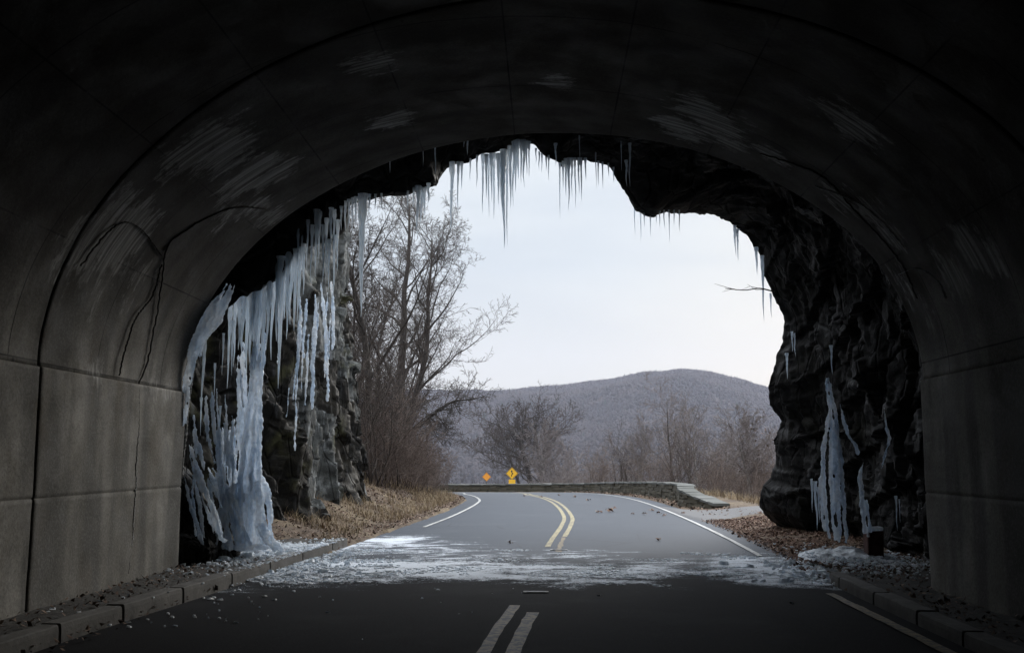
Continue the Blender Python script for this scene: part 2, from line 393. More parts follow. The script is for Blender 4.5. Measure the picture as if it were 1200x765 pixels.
# ------------------------------------------------------------------ terrain
crest_px = [(-200, 470), (150, 462), (300, 458), (440, 459), (570, 457.5), (620, 455), (680, 449), (720, 443), (760, 437), (795, 434.5), (835, 438), (870, 447), (900, 456), (960, 468), (1100, 478), (1400, 484)]
CREST_Y = 1400.
_cx = [at(a, b+6, CREST_Y) for a, b in crest_px]
def hill(x, y):
    s = x/np.maximum(y, 50.)
    cz = np.interp(s, [p[0]/CREST_Y for p in _cx], [p[2] for p in _cx])
    v = -62.
    prof = smst(330, CREST_Y, y)**.85
    z = v+(cz-v)*prof
    return np.where(y > CREST_Y, cz-(y-CREST_Y)*.05, z)
def terrain(X, Y):
    X = np.asarray(X, float); Y = np.asarray(Y, float)
    near = (np.abs(X) < 90) & (Y < 200)
    dl = np.full(X.shape, -1.); dr = np.full(X.shape, 50.)
    if near.any():
        dl[near] = side_dist(LB, X[near], Y[near], 1); dr[near] = side_dist(RBd, X[near], Y[near], -1)
    zr = np.where(Y < 60, zroad(np.minimum(Y, 59)), -.43)
    z = zr-.06+0*X
    inside_out = dl > 0
    fy = smst(14.5, 20, Y)
    bank = .05+.75*smst(.5, 3.2, dl)+.18*np.maximum(0, dl-3.0)
    bank = np.minimum(bank, 12)
    z = np.where(inside_out, zr-.06+fy*(bank+.06), z)
    o = (dr > 0) & ~inside_out
    fy2 = smst(25.5, 31, Y)
    bump = .03+.16*smst(.3, 2.0, dr)
    drop = -(np.maximum(0, dr-2.6)*.30)
    drop = np.where(drop < -40, -40-22*(1-np.exp((drop+40)/22.)), drop)
    rz = zr-.06+smst(13.2, 15.5, Y)*(bump+.03)+fy2*drop
    z = np.where(o, rz, z)
    far = smst(200, 420, Y)
    wide = smst(70, 88, np.abs(X))*(1-far)
    z = np.where(Y > 60, z*(1-far)+hill(X, Y)*far, z)
    # the knoll the far bend's signs stand on
    for (sx, sy) in ((-3.9, 100.), (-7.2, 112.), (-2.0, 124.)):
        g = np.exp(-(((X-sx)/9)**2+((Y-sy)/12)**2)); z = z*(1-g)+(-3.9)*g
    # beyond the near window, left is rising mountain side, right the valley
    return z
def tz(x, y): return float(terrain(np.array([x]), np.array([y]))[0])

def axis(lims, segs):
    out = []
    for (a, b), n in zip(zip(lims[:-1], lims[1:]), segs): out.append(np.linspace(a, b, n, endpoint=False))
    return np.r_[np.concatenate(out), lims[-1]]
xs = axis([-1500, -300, -80, -16, 16, 80, 300, 1500], [40, 40, 50, 260, 60, 40, 40])
ys = axis([-70, 8, 34, 60, 200, 500, 1600, 2000], [20, 190, 150, 90, 60, 110, 12])
GX, GY = np.meshgrid(xs, ys, indexing='ij')
GZ = terrain(GX, GY)
for i in range(GX.shape[0]):
    for j in range(GX.shape[1]):
        x, y = GX[i, j], GY[i, j]
        if y > 150:
            GZ[i, j] += 9*noise.noise(Vector((x/140, y/140, 0)))*smst(200, 500, y)+4*noise.noise(Vector((x/45, y/60, 3)))*smst(200, 500, y)
        elif 12 < y and abs(x) < 60:
            GZ[i, j] += (.05*noise.noise(Vector((x*1.2, y*1.2, 0)))+.02*noise.noise(Vector((x*4, y*4, 0))))*(1 if x < 0 or y < 24 else .35)
def mat_ground():
    m, nt, b, out = newmat('ground'); t = NT(nt); w = t.coord('Object')
    n1 = t.noise(w, .8, 8, .65); n2 = t.noise(w, 14, 6, .7)
    c = t.ramp(n2, [(.3, (.03, .02, .014)), (.5, (.085, .058, .038)), (.7, (.16, .12, .08))])
    c = t.mix(t.mr(n1, .45, .62), c, t.ramp(n2, [(.3, (.08, .06, .035)), (.7, (.22, .165, .10))]))
    sep = t.n('ShaderNodeSeparateXYZ'); t.l(w, sep.inputs[0])
    far = t.mr(sep.outputs[1], 60, 160)
    hn = t.noise(t.coord('Object', scale=(.05, .05, .05)), 1.2, 9, .75)
    hc = t.ramp(hn, [(.3, (.02, .015, .016)), (.5, (.030, .023, .023)), (.7, (.044, .035, .031))])
    c = t.mix(far, c, hc)
    t.l(c, b.inputs['Base Color']); b.inputs['Roughness'].default_value = .95
    t.l(t.bump(n2, .7, .04), b.inputs['Normal']); return m
M_ground = mat_ground()
V = np.stack([GX, GY, GZ], -1).reshape(-1, 3)
struct(link_mesh('ground', V, grid_faces(GX.shape[0], GX.shape[1])[:, ::-1].copy(), M_ground, smooth=True))

# ------------------------------------------------------------------ road, kerbs, markings
def arcfrac(P, keyY):
    return P
def ruled(A, B, n, m):
    A = np.asarray(A); B = np.asarray(B)
    return None
# pair the two boundaries by matching centreline stations
def nearest_pair(C, P):
    C = resample(C, 700); T = np.gradient(C, axis=0); T /= np.linalg.norm(T, axis=1)[:, None]
    return C, T
def march_offset(C, T, P, sgn):
    P = resample(P, 1600); N = np.stack([-T[:, 1], T[:, 0]], -1)*sgn; w = []
    for c, t, n in zip(C, T, N):
        d = P-c; al = d@t; la = d@n
        k = np.where(la > .3, np.abs(al)+.02*la, 1e9).argmin(); w.append(la[k])
    w = np.array(w); k = np.ones(15)/15
    return np.convolve(np.pad(w, 7, 'edge'), k, 'valid')
C, T = nearest_pair(CL, None)
N = np.stack([-T[:, 1], T[:, 0]], -1)
wl = march_offset(C, T, LB, 1); wr = march_offset(C, T, RBd, -1)
keep = C[:, 0] > -34
C, T, N, wl, wr = C[keep], T[keep], N[keep], wl[keep], wr[keep]
m = 46
u = np.linspace(0, 1, m)
PX = (C+N*wl[:, None])[:, None, :]*(1-u)[None, :, None]+(C-N*wr[:, None])[:, None, :]*u[None, :, None]
ZZ = zroad(np.minimum(PX[..., 1], 58))+.012*np.sin(u*math.pi)[None]
# finer along the icy stretch is not needed: the frost is an attribute smooth over half a metre
RV = np.concatenate([PX, ZZ[..., None]], -1)
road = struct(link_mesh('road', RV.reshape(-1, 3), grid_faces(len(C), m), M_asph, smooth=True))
def frost_mask(x, y):
    f = 1.0*smst(12.2, 13.9, y+.25*np.sin(x*1.7)+.12*np.sin(x*5.1))*(1-smst(14.6, 16.9, y+.5*np.sin(x*.9+1)))
    f2 = .62*smst(14, 15, y)*(1-smst(18.4, 20.6, y+.6*np.sin(x*1.1)))*(1-smst(-2.4, .3, x))
    f3 = 1.15*np.exp(-((x+3.2-.0*(y))/.8)**2-((y-20)/1.5)**2)
    f4 = .9*np.exp(-((x-3.1)/.75)**2-((y-15.7)/1.6)**2)
    f5 = .75*np.exp(-((x+3.9)/.8)**2-((y-14.6)/2.2)**2)
    f6 = .35*smst(15, 16, y)*(1-smst(17, 18.6, y))
    f = f*(1-.75*np.exp(-((x-2.0)/.55)**2-((y-13.5)/.7)**2)-.5*np.exp(-((x+1.2)/.9)**2-((y-13.2)/.45)**2))
    return np.clip(np.maximum.reduce([f, f2, f3, f4, f5, f6]), 0, 1.2)
fm = frost_mask(RV[..., 0], RV[..., 1]).ravel()
a = road.data.attributes.new('frost', 'FLOAT', 'POINT'); a.data.foreach_set('value', fm.astype(np.float32))

def strip(name, P, off, width, mat, dz=.006, y0=-1e9, y1=1e9, n=500, ragged=0):
    P = resample(P, n); Tt = np.gradient(P, axis=0); Tt /= np.linalg.norm(Tt, axis=1)[:, None]
    Nn = np.stack([-Tt[:, 1], Tt[:, 0]], -1)
    k = (P[:, 1] > y0) & (P[:, 1] < y1) & (P[:, 0] > -33); P, Nn = P[k], Nn[k]
    v = []
    for s in (-.5, .5):
        q = P+Nn*(off+s*width+rs.uniform(-ragged, ragged, len(P)))[:, None] if ragged else P+Nn*(off+s*width)
        v.append(np.concatenate([q, (zroad(np.minimum(q[:, 1], 58))+.012+dz)[:, None]], -1))
    v = np.stack(v, 0)
    return struct(link_mesh(name, v.reshape(-1, 3), grid_faces(2, len(P)), mat))
strip('road_centre_line', CL, .12, .115, M_yeld, y1=11.3, ragged=.008)
strip('road_centre_line', CL, -.12, .125, M_yeld, y1=10.8, ragged=.008)
strip('road_centre_line', CL, .108, .10, M_yel, y0=18.2, ragged=.006)
strip('road_centre_line', CL, -.108, .10, M_yel, y0=20.5, ragged=.006)
strip('road_centre_line', CL, -.108, .09, M_yeld, y0=17.2, y1=20.5, ragged=.02)
strip('road_edge_line', RL, 0, .11, M_yeld, y1=12.4, ragged=.01)
strip('road_edge_line', RL, 0, .085, M_white, y0=16.6, ragged=.006)
strip('road_edge_line', LL, 0, .085, M_white, y0=20.8, ragged=.006)

# pavement markers sunk in the centre line
for (px, py, lab) in ((628, 694, 'small pale rectangular road marker at the near break of the centre line inside the tunnel'), (655, 644.5, 'thin pale road marker on the centre line just past the icy patch')):
    p = gnd(px, py, .012); e_ = empty('pavement_marker', (p[0], p[1], .012), lab, 'road marker')
    mb = MB(); mb.box((0, 0, .008), (.30, .11, .012)); mb.build('casting', mat_simple('marker_frame', [(.4, (.4, .4, .4)), (.7, (.6, .6, .58))], 8), e_, bevel=.004)
    mb = MB(); mb.box((0, 0, .014), (.22, .055, .006)); mb.build('lens', mat_simple('marker_lens', [(.4, (.05, .05, .055)), (.7, (.09, .09, .09))], 8, .3), e_)

# pavements and kerbs inside the tunnel
def sidewalk(name, inner, outer, z, mat):
    n = 160; A = resample(inner, n); B = resample(outer, n); mm = 14; uu = np.linspace(0, 1, mm)
    P = A[:, None]*(1-uu)[None, :, None]+B[:, None]*uu[None, :, None]
    zz = z+.0*P[..., 0]
    for i in range(n):
        for j in range(mm): zz[i, j] += .025*noise.noise(Vector((P[i, j, 0]*3, P[i, j, 1]*3, 1)))*(1 if 0 < j else 0)
    Q = np.concatenate([P, zz[..., None]], -1)
    o = link_mesh(name, Q.reshape(-1, 3), grid_faces(n, mm), mat, smooth=True)
    return struct(o)
KL = catmull([(-4.6, -40), (-4.5, 0), (-4.34, 8.0), (-4.18, 10.3), (-3.92, 13.6), (-3.62, 18.4)], 10)
KR = catmull([(3.72, -40), (3.6, 0), (3.55, 8), (3.61, 12.5), (3.66, 13.4)], 10)
def offs(P, d):
    Tt = np.gradient(P, axis=0); Tt /= np.linalg.norm(Tt, axis=1)[:, None]
    return P+np.stack([-Tt[:, 1], Tt[:, 0]], -1)*d
sidewalk('sidewalk', offs(KL, .20), np.array([(-5.6, -40), (-5.6, 10), (-6.2, 14), (-6.5, 19)]), .125, M_walk)
sidewalk('sidewalk', offs(KR, -.20), np.array([(5.2, -40), (5.2, 10), (5.4, 13), (5.5, 15.5)]), .115, M_walk)
def kerb(P, h, flip):
    L = np.linalg.norm(np.diff(P, axis=0), axis=1).sum(); Pd = resample(P, int(L/.05)); Q = offs(Pd, .2*flip)
    mb = MB(); i = 0; rg = random.Random(3)
    while i < len(Pd)-8:
        n = min(rg.randint(22, 34), len(Pd)-1-i); jx = rg.uniform(-.012, .012); jz = rg.uniform(-.012, .008)
        b = len(mb.v); idx = list(range(i, i+n, 3))+[i+n-1]
        for ii, k in enumerate(idx):
            a, q = Pd[k], Q[k]; w = .008*noise.noise(Vector((k*.13, 0, 0)))
            zc = h+jz+.01*noise.noise(Vector((k*.21, 4, 0)))
            for (s, zz) in ((-.02, -.1), (.0, zc-.05), (.03, zc-.012), (.10, zc), (.9, zc), (1.0, zc-.015), (1.0, -.1)):
                p = a+(q-a)*(s+jx+w); mb.v.append(Vector((p[0], p[1], zz)))
        for r in range(len(idx)-1):
            for c in range(6): mb.f.append((b+r*7+c, b+r*7+c+1, b+(r+1)*7+c+1, b+(r+1)*7+c))
        e0 = b+(len(idx)-1)*7
        mb.f.append(tuple(b+c for c in range(7))); mb.f.append(tuple(e0+6-c for c in range(7)))
        i += n
    return struct(mb.build('kerb', M_kerb))
kerb(KL, .15, 1); kerb(KR, .135, -1)

# paved pull-off at the right
pp = [groad(*p) for p in ((756, 590.5), (800, 596.5), (850, 599), (935, 600.5), (1010, 601), (1010, 608), (930, 607), (862, 608.5), (826, 612), (792, 604))]
mb = MB(); mb.v = [Vector((p[0], p[1], .03+(0.0 if i in (0, 9, 8) else .16*(1 if p[0] > 5 else .3)))) for i, p in enumerate(pp)]; mb.f = [tuple(range(len(pp)))[::-1]]
# replaced by a draped grid so it follows the ground
n_, m_ = 40, 16
top = resample(np.array([[p[0], p[1]] for p in pp[:5]]), n_); bot = resample(np.array([[p[0], p[1]] for p in (pp[9], pp[8], pp[7], pp[6], pp[5])]), n_)
uu = np.linspace(0, 1, m_); G = top[:, None]*(1-uu)[None, :, None]+bot[:, None]*uu[None, :, None]
edge_ = np.minimum(np.minimum(uu, 1-uu)*6, 1)[None, :]; gzv = terrain(G[..., 0], G[..., 1]); edge_ = edge_*smst(.0, .22, np.linspace(0, 1, n_))[:, None]; gzv = np.maximum(gzv, zroad(G[..., 1]))*edge_+zroad(G[..., 1])*(1-edge_)+.05*edge_-.012*(1-edge_)
struct(link_mesh('path', np.concatenate([G, gzv[..., None]], -1).reshape(-1, 3), grid_faces(n_, m_)[:, ::-1].copy(), mat_simple('path_asphalt', [(.3, (.05, .05, .052)), (.7, (.12, .12, .122))], 30, .7, .5, 70, .01), smooth=True))

# ------------------------------------------------------------------ tunnel lining
XL, XR, ZS, ZA = -5.0, 4.36, 2.5, 5.83
XC, HW = (XL+XR)/2, (XR-XL)/2
def portal_y(x): return 12.72-.203*(x-XC)
ring_t = np.linspace(math.pi, 0, 181)
def lining_hit(px, py):
    d = ray(px, py); o = np.array([0, 0, EYE]); t = 2.
    while t < 30:
        p = o+d*t
        ex = abs(p[0]-XC)/HW
        if ex >= 1 and p[2] < ZS: break
        if p[2] >= ZS and ex**2+((p[2]-ZS)/(ZA-ZS))**2 >= 1: break
        t += .02
    return p
stain_src = []
def stn(pts, r, amp=1.):
    for p in pts: stain_src.append((lining_hit(*p), r, amp))
stn([(110, 285), (130, 270), (150, 280)], .55, .8); stn([(120, 340), (165, 330)], .5, .35)
stn([(225, 180), (245, 165), (265, 180)], .5, .7); stn([(300, 200), (320, 205), (285, 215)], .45, .7); stn([(270, 255), (300, 245), (320, 255)], .4, .5)
stn([(435, 75), (460, 140)], .35, .7); stn([(650, 95)], .3, .6); stn([(820, 130), (840, 145), (800, 150)], .5, .65); stn([(985, 140), (1000, 150)], .4, .6)
stn([(860, 170), (900, 180)], .3, .6); stn([(985, 235), (1020, 250), (1040, 275)], .35, .6); stn([(1135, 290), (1150, 300), (1110, 320)], .35, .7); stn([(1050, 320), (1065, 345), (1090, 380)], .3, .4)
stn([(180, 455), (195, 460)], .3, .5); stn([(115, 440)], .25, .6)
def stain_attr(o, P):
    s = np.zeros(len(P))
    for c, r, am in stain_src: s = np.maximum(s, min(1, am*1.3)*np.exp(-((P-c)**2).sum(-1)/(r*r*.95)))
    a = o.data.attributes.new('stain', 'FLOAT', 'POINT'); a.data.foreach_set('value', s.astype(np.float32))
def solid_panel(name, prof_in, prof_out, ya, yb, parent, step=.12, lip=True):
    """profile (x,z) swept from ya(x) to yb(x); a closed slab with an inner face, outer face and ends"""
    n = len(prof_in); L = abs(yb-ya); k = max(3, int(L/step))
    tt = np.r_[0, .012/L, .03/L, np.linspace(.06/L, 1-.06/L, k), 1-.03/L, 1-.012/L, 1]
    groove = np.r_[.014, .006, .0, np.zeros(k), .0, .003, .006] if lip else np.zeros(len(tt))
    inn, outp = [], []
    for (xi, zi), (xo, zo) in zip(prof_in, prof_out):
        dv = np.array([xo-xi, zo-zi]); dv /= max(1e-6, np.linalg.norm(dv))
        y0 = ya-.203*(xi-XC); y1 = yb-.203*(xi-XC)
        yy = y0+(y1-y0)*tt
        w = np.array([.012*noise.noise(Vector((xi*.9, y*.9, zi*.9)))+.004*noise.noise(Vector((xi*5, y*5, zi*5))) for y in yy])
        inn.append(np.stack([xi+dv[0]*(groove+w), yy, zi+dv[1]*(groove+w)], -1))
        outp.append(np.stack([np.full(len(tt), xo), yy, np.full(len(tt), zo)], -1))
    inn = np.array(inn); outp = np.array(outp); mm = len(tt)
    F = grid_faces(n, mm); F2 = grid_faces(n, mm)[:, ::-1]+n*mm
    b = []
    for j in range(mm-1): b += [(j, j+1, n*mm+j+1, n*mm+j), ((n-1)*mm+j+1, (n-1)*mm+j, n*mm+(n-1)*mm+j, n*mm+(n-1)*mm+j+1)]
    for i in range(n-1): b += [(i*mm, n*mm+i*mm, n*mm+(i+1)*mm, (i+1)*mm), (i*mm+mm-1, (i+1)*mm+mm-1, n*mm+(i+1)*mm+mm-1, n*mm+i*mm+mm-1)]
    FF = np.vstack([F, F2, np.array(b)]); VV = np.vstack([inn.reshape(-1, 3), outp.reshape(-1, 3)])
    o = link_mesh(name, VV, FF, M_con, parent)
    stain_attr(o, VV)
    # UV: arc length, y
    arc = np.r_[0, np.cumsum(np.linalg.norm(np.diff(np.array(prof_in), axis=0), axis=1))]
    uvv = np.stack(np.broadcast_arrays(arc[:, None]+prof_in[0][0], inn[..., 1]), -1).reshape(-1, 2); uvv = np.vstack([uvv, uvv])
    lay = o.data.uv_layers.new(name='UVMap'); idx = np.empty(len(o.data.loops), np.int32); o.data.loops.foreach_get('vertex_index', idx)
    lay.data.foreach_set('uv', uvv[idx].astype(np.float32).ravel())
    o.data.polygons.foreach_set('use_smooth', [True]*(len(F))+[False]*(len(FF)-len(F)))
    return o
lining = empty('tunnel_lining', (XC, 0, 0), 'dark grey concrete tunnel lining, an arched vault on straight side walls', 'tunnel')
TH = .5
def wall_prof(x, sg):
    zs = [-.1, .3, .7, 1.0, 1.185, 1.197, 1.209, 1.22, 1.5, 1.9, 2.2, 2.46, 2.49, 2.5]
    zs = sorted(set(zs+list(np.round(np.arange(0, 2.5, .1)+.05, 3))))
    pi = [(x+sg*(.012 if 1.19 < z < 1.215 else (.015 if z == 2.5 else 0)), z) for z in zs]
    po = [(x+sg*TH, z) for z in zs]
    return pi, po
vi = [(XC+(HW+.035)*math.cos(a), ZS+(ZA-ZS)*math.sin(a)) for a in ring_t]
vo = [(XC+(HW+.035+TH)*math.cos(a), ZS+(ZA+TH-ZS)*math.sin(a)) for a in ring_t]
joints = [12.72, 8.75, 3.9, -3, -14, -28, -44]
for k in range(len(joints)-1):
    yb, ya = joints[k], joints[k+1]; st = .12 if k < 2 else .5
    g = .018*(k % 2)
    pl = wall_prof(XL-g, -1); pr = wall_prof(XR+g, 1)
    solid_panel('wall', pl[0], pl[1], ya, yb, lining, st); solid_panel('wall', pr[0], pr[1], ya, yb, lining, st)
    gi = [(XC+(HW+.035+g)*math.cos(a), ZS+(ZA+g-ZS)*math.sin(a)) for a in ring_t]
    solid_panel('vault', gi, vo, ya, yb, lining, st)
# bring children relative to the empty
for c in lining.children: c.location = (-XC, 0, 0)
mb = MB(); mb.box((XC, -44.3, 3), (13, .5, 9)); struct(mb.build('light_plug', M_rock))  # unseen block added behind the camera to keep light out of the tunnel
# cracks that run through the lining
def crack(pts, w, name='crack', col=None):
    mb = MB(); P = [lining_hit(*p) for p in pts]; P = resample(catmull(P, 6), 140)
    for i in range(1, len(P)-1): P[i] += np.array([0, 1, 0])*(.05*noise.noise(Vector((P[i][2]*2.3, 0, pts[0][0])))+.03*noise.noise(Vector((P[i][2]*9, i*.31, pts[0][0]))))
    v = []; f = []
    for i, p in enumerate(P):
        t_ = P[min(i+1, len(P)-1)]-P[max(i-1, 0)]; t_ /= np.linalg.norm(t_)
        inward = np.array([XC-p[0], 0, (0 if p[2] < ZS else ZS-p[2])]); inward /= np.linalg.norm(inward)
        sd_ = np.cross(t_, inward); ww = w*max(.12, .45+2.2*noise.noise(Vector((i*.43, pts[0][0], 0))))*min(1, i/4, (len(P)-1-i)/4+.1)
        c0 = p-inward*.012
        for (a_, h_) in ((-1, .0), (-.5, .019), (.5, .019), (1, .0)): v.append(c0+sd_*a_*ww+inward*h_)
        if i:
            b = (i-1)*4
            for c in range(3): f.append((b+c, b+c+1, b+c+5, b+c+4))
    o = link_mesh(name, v, f, col or M_crack, lining); o.location = (-XC, 0, 0)
M_crack = mat_simple('crack_grime', [(.3, (.012, .012, .011)), (.7, (.03, .028, .026))], 14)
M_lime = mat_simple('lime_crust', [(.3, (.2, .2, .2)), (.7, (.5, .51, .51))], 9)
crack([(163, 450), (172, 425), (182, 380), (190, 330), (196, 290), (215, 272), (245, 255), (280, 243), (312, 246)], .010)
crack([(140, 440), (150, 400), (160, 372), (180, 345), (190, 310)], .007)
crack([(164, 452), (162, 500), (160, 545), (158, 580), (155, 620), (150, 672)], .015)
crack([(95, 312), (110, 292), (140, 262), (165, 268), (190, 300)], .005)
crack([(890, 180), (960, 205), (1000, 245), (1050, 300), (1075, 350)], .003)
crack([(955, 218), (1000, 235), (1035, 260), (1060, 290)], .012, 'lime_streak', M_lime)
crack([(1052, 322), (1075, 315), (1100, 330), (1110, 350)], .006, 'lime_streak', M_lime)
crack([(160, 560), (158, 590), (154, 640)], .012, 'lime_streak', M_lime)
crack([(228, 432), (222, 470), (217, 520), (214, 560)], .02, 'lime_streak', M_lime)

# ------------------------------------------------------------------ rock arch (bore beyond the lining, its roof and right flank)
rim_px = [(925, 612, 23.2), (898, 606, 22.8), (889, 594, 22.6), (888, 577, 22.4), (899, 560, 22.3), (908, 537, 22), (905, 515, 21.8), (914, 492, 21.5), (902, 472, 21.3), (899, 450, 21.2), (905, 425, 21), (914, 402, 20.8), (917, 380, 20.6), (906, 350, 20.4), (898, 330, 20.2), (888, 297, 20), (872, 278, 19.7), (855, 266, 19.4), (838, 256, 19), (815, 250, 18.6), (790, 251, 18.3), (762, 254, 18), (748, 246, 17.8), (735, 232, 17.6), (724, 212, 17.4), (716, 196, 17.2), (700, 194, 17), (684, 188, 17), (668, 190, 17), (656, 197, 16.9), (645, 190, 16.8), (632, 183, 16.7), (624, 172, 16.7), (612, 168, 16.7), (600, 172, 16.6), (592, 184, 16.6), (575, 185, 16.5), (560, 186, 16.5), (545, 194, 16.4), (530, 196, 16.3), (518, 207, 16.2), (513, 222, 16.1), (500, 222, 16), (480, 228, 16), (455, 230, 15.9), (430, 233, 15.8), (416, 238, 15.7), (408, 268, 15.6), (388, 284, 15.5), (370, 286, 15.4), (350, 302, 15.3), (330, 325, 15.2), (292, 345, 15), (262, 372, 14.8), (235, 402, 14.6), (218, 440, 14.5), (200, 500, 14.4), (192, 580, 14.4), (188, 690, 14.4)]
rim = np.array([at(*p) for p in rim_px])
rim[0] = (5.9, 23.6, -.3)
rim = np.vstack([[(6.2, 23.8, -.8)], rim])
rim = resample(rim, 620)
for i, p in enumerate(rim):
    rim[i] += .05*np.array([nz(p, 3, 1), 0, nz(p, 3, 2)])+.03*np.array([nz(p, 8, 3), 0, nz(p, 8, 4)])
cen = np.array([XC, 0, 2.0])
def lining_outer(direc):
    """point on lining (+.28) in direction (dx,dz) from the centre"""
    dx, dz = direc; best = None
    t = .5
    while t < 12:
        x, z = cen[0]+dx*t, cen[2]+dz*t; ex = abs(x-XC)/(HW+.28)
        if (z < ZS and ex >= 1) or (z >= ZS and ex**2+((z-ZS)/(ZA+.28-ZS))**2 >= 1) or z < -1: break
        t += .02
    return np.array([x, 0, z])
nI, nO = 150, 34
rows = []
inner = []
for p in rim:
    d = np.array([p[0]-cen[0], p[2]-cen[2]]); d /= np.linalg.norm(d)
    q = lining_outer(d); q[1] = portal_y(q[0])-.35; inner.append(q)
inner = np.array(inner)
dirv = np.stack([rim[:, 0]-cen[0], 0*rim[:, 0], rim[:, 2]-cen[2]], -1); dirv /= np.linalg.norm(dirv, axis=1)[:, None]
k = np.ones(41)/41
dsm = np.stack([np.convolve(np.pad(dirv[:, c], 20, 'edge'), k, 'valid') for c in range(3)], -1); dsm /= np.linalg.norm(dsm, axis=1)[:, None]
FDIR = (0, 0, 0)
def facet(p, f, zs, sd=0.):
    """height of a broken, plane-faced rock: every cell is a tilted face"""
    w = noise.noise_vector(Vector((p[0]*2.1+sd, p[1]*2.1, p[2]*1.7)))*.13
    q = Vector((p[0]*f+sd+w[0], p[1]*f+w[1], p[2]*f*zs+w[2]))
    d, pt = noise.voronoi(q); c = pt[0]
    n = noise.cell_vector(Vector((c[0]*37.1+.5, c[1]*41.3+.5, c[2]*29.7+.5)))
    n = Vector((n[0]-.5, n[1]-.5, n[2]-.5))*1.9
    h = noise.cell(Vector((c[0]*53.3+.2, c[1]*31.9, c[2]*47.1)))
    return ((q-Vector(c)).dot(n)*.62+(h-.5)*.25)/f
def rough(p, sc=1.):
    a = noise.noise_vector(Vector((p[0]*.55, p[1]*.55, p[2]*.55)))*.30
    b = noise.noise_vector(Vector((p[0]*1.5+3, p[1]*1.5, p[2]*1.2)))*.20
    c = noise.noise_vector(Vector((p[0]*4+7, p[1]*4, p[2]*3.2)))*.085
    v = noise.voronoi(Vector((p[0]*.9+1, p[1]*.9, p[2]*.55)))[0]; f = min(.35, v[1]-v[0])
    v2 = noise.voronoi(Vector((p[0]*2.6+1, p[1]*2.6, p[2]*1.6)))[0]; f2 = min(.3, v2[1]-v2[0])
    s = (p[0]*.35+p[1]*.25+p[2]*.9)*1.15; saw = (s-math.floor(s))
    fc = facet(p, 1.05, .8)*.72+facet(p, 2.5, .75, 5.)*.74+facet(p, 5.6, .8, 9.)*.7
    a = np.array(a)*.6; b = np.array(b)*.1; c = np.array(c)*.4
    return (a+b+c)*sc, fc*.9+.17+(f*.25+f2*.08), saw
    return (np.array(a)+np.array(b)+np.array(c))*sc, f*.9+f2*.35, saw
kS = np.ones(71)/71
rimS = np.stack([np.convolve(np.pad(rim[:, c], 35, 'edge'), kS, 'valid') for c in range(3)], -1)
VR = np.zeros((len(rim), nI+nO, 3))
for i in range(len(rim)):
    for j in range(nI):
        t = j/(nI-1); p = inner[i]*(1-t)+rimS[i]*t+(rim[i]-rimS[i])*float(smst(.72, 1, t))+dsm[i]*.12*math.sin(math.pi*t)
        base = p+dsm[i]*(.45*math.sin(math.pi*t)**.8)
        env = min(1, (t/.08))*max(.28, min(1, ((1-t)/.16)))
        r_, cr, saw = rough(base)
        side = max(0, 1-abs(base[2]-2.2)/3.2)
        dsp = r_*env*.9+dsm[i]*(-cr*.55+.22+saw*.16)*env+np.array([0, 1, 0])*0
        fine = noise.noise_vector(Vector(base*9))*.02
        VR[i, j] = base+dsp+np.array(fine)*min(1, t/.05)
    for j in range(nO):
        t = (j+1)/nO; p = rim[i]+dsm[i]*np.array([1, 0, 1])*(16*t**1.6)+np.array([0, 1, 0])*(.9*math.sin(min(1, t*5)*math.pi)*.4-34*t**3.2)
        env = min(1, t/.1); r_, cr, saw = rough(p*.8, 1.6)
        VR[i, nI+j] = p+(r_*1.2+np.array([0, 1, 0])*(cr*.8-.3))*env
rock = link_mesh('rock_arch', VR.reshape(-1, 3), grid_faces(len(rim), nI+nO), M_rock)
tag(rock, 'jagged black rock roof and right flank of the tunnel mouth beyond the concrete', 'rock')

# ------------------------------------------------------------------ left cliff
base_xy = catmull([(-5.9, 11.9), (-5.75, 13.2), (-6.1, 14.6), (-6.3, 16.0), (-6.2, 17.4), (-5.75, 18.8), (-5.35, 20.2), (-5.15, 21.4), (-5.2, 22.6), (-5.3, 23.6), (-5.05, 24.8), (-4.85, 26.2), (-4.75, 27.4), (-5.0, 28.6), (-6.6, 29.6), (-9, 30.2), (-13, 30.5), (-20, 30.6)], 14)
base_xy = resample(base_xy, 420); nz_ = 230
tB = np.gradient(base_xy, axis=0); tB /= np.linalg.norm(tB, axis=1)[:, None]; nB = np.stack([tB[:, 1], -tB[:, 0]], -1)
zs = np.r_[np.linspace(-.6, 9.2, nz_-30), np.linspace(9.25, 13, 30)]
VC = np.zeros((len(base_xy), nz_, 3))
for i, (bx, by) in enumerate(base_xy):
    lean = .05+.03*smst(17, 26, by); foot = .55*math.exp(-((by-27.3)/1.6)**2)+.75*math.exp(-((by-21.2)/2.0)**2)
    for j, z in enumerate(zs):
        x = bx-nB[i, 0]*(lean*z)+nB[i, 0]*foot*math.exp(-max(0, z-.2)/1.1)*.6
        y = by-nB[i, 1]*(lean*z)+nB[i, 1]*foot*math.exp(-max(0, z-.2)/1.1)*.6
        over = .55*smst(3.2, 5.5, z)*(1-smst(16.5, 18.5, by))
        if z > 9.2: q = (z-9.2); x -= nB[i, 0]*q*q*.8; y -= nB[i, 1]*q*q*.8
        b_ = np.array([x, y, z]); r_, cr, saw = rough(np.array([x, y, z*.5]))
        dg = (x*.2+y*.75+z*.62)*.62; sd2 = dg-math.floor(dg)
        o_ = cr*.75-.30+saw*.10+.42*(sd2 if sd2 < .8 else (1-sd2)*4)*smst(16.5, 18, by)*(1-smst(23, 24.5, by))-.2+over
        VC[i, j] = b_+r_*.9+np.array([nB[i, 0], nB[i, 1], 0])*o_+np.array(noise.noise_vector(Vector(b_*9)))*.02
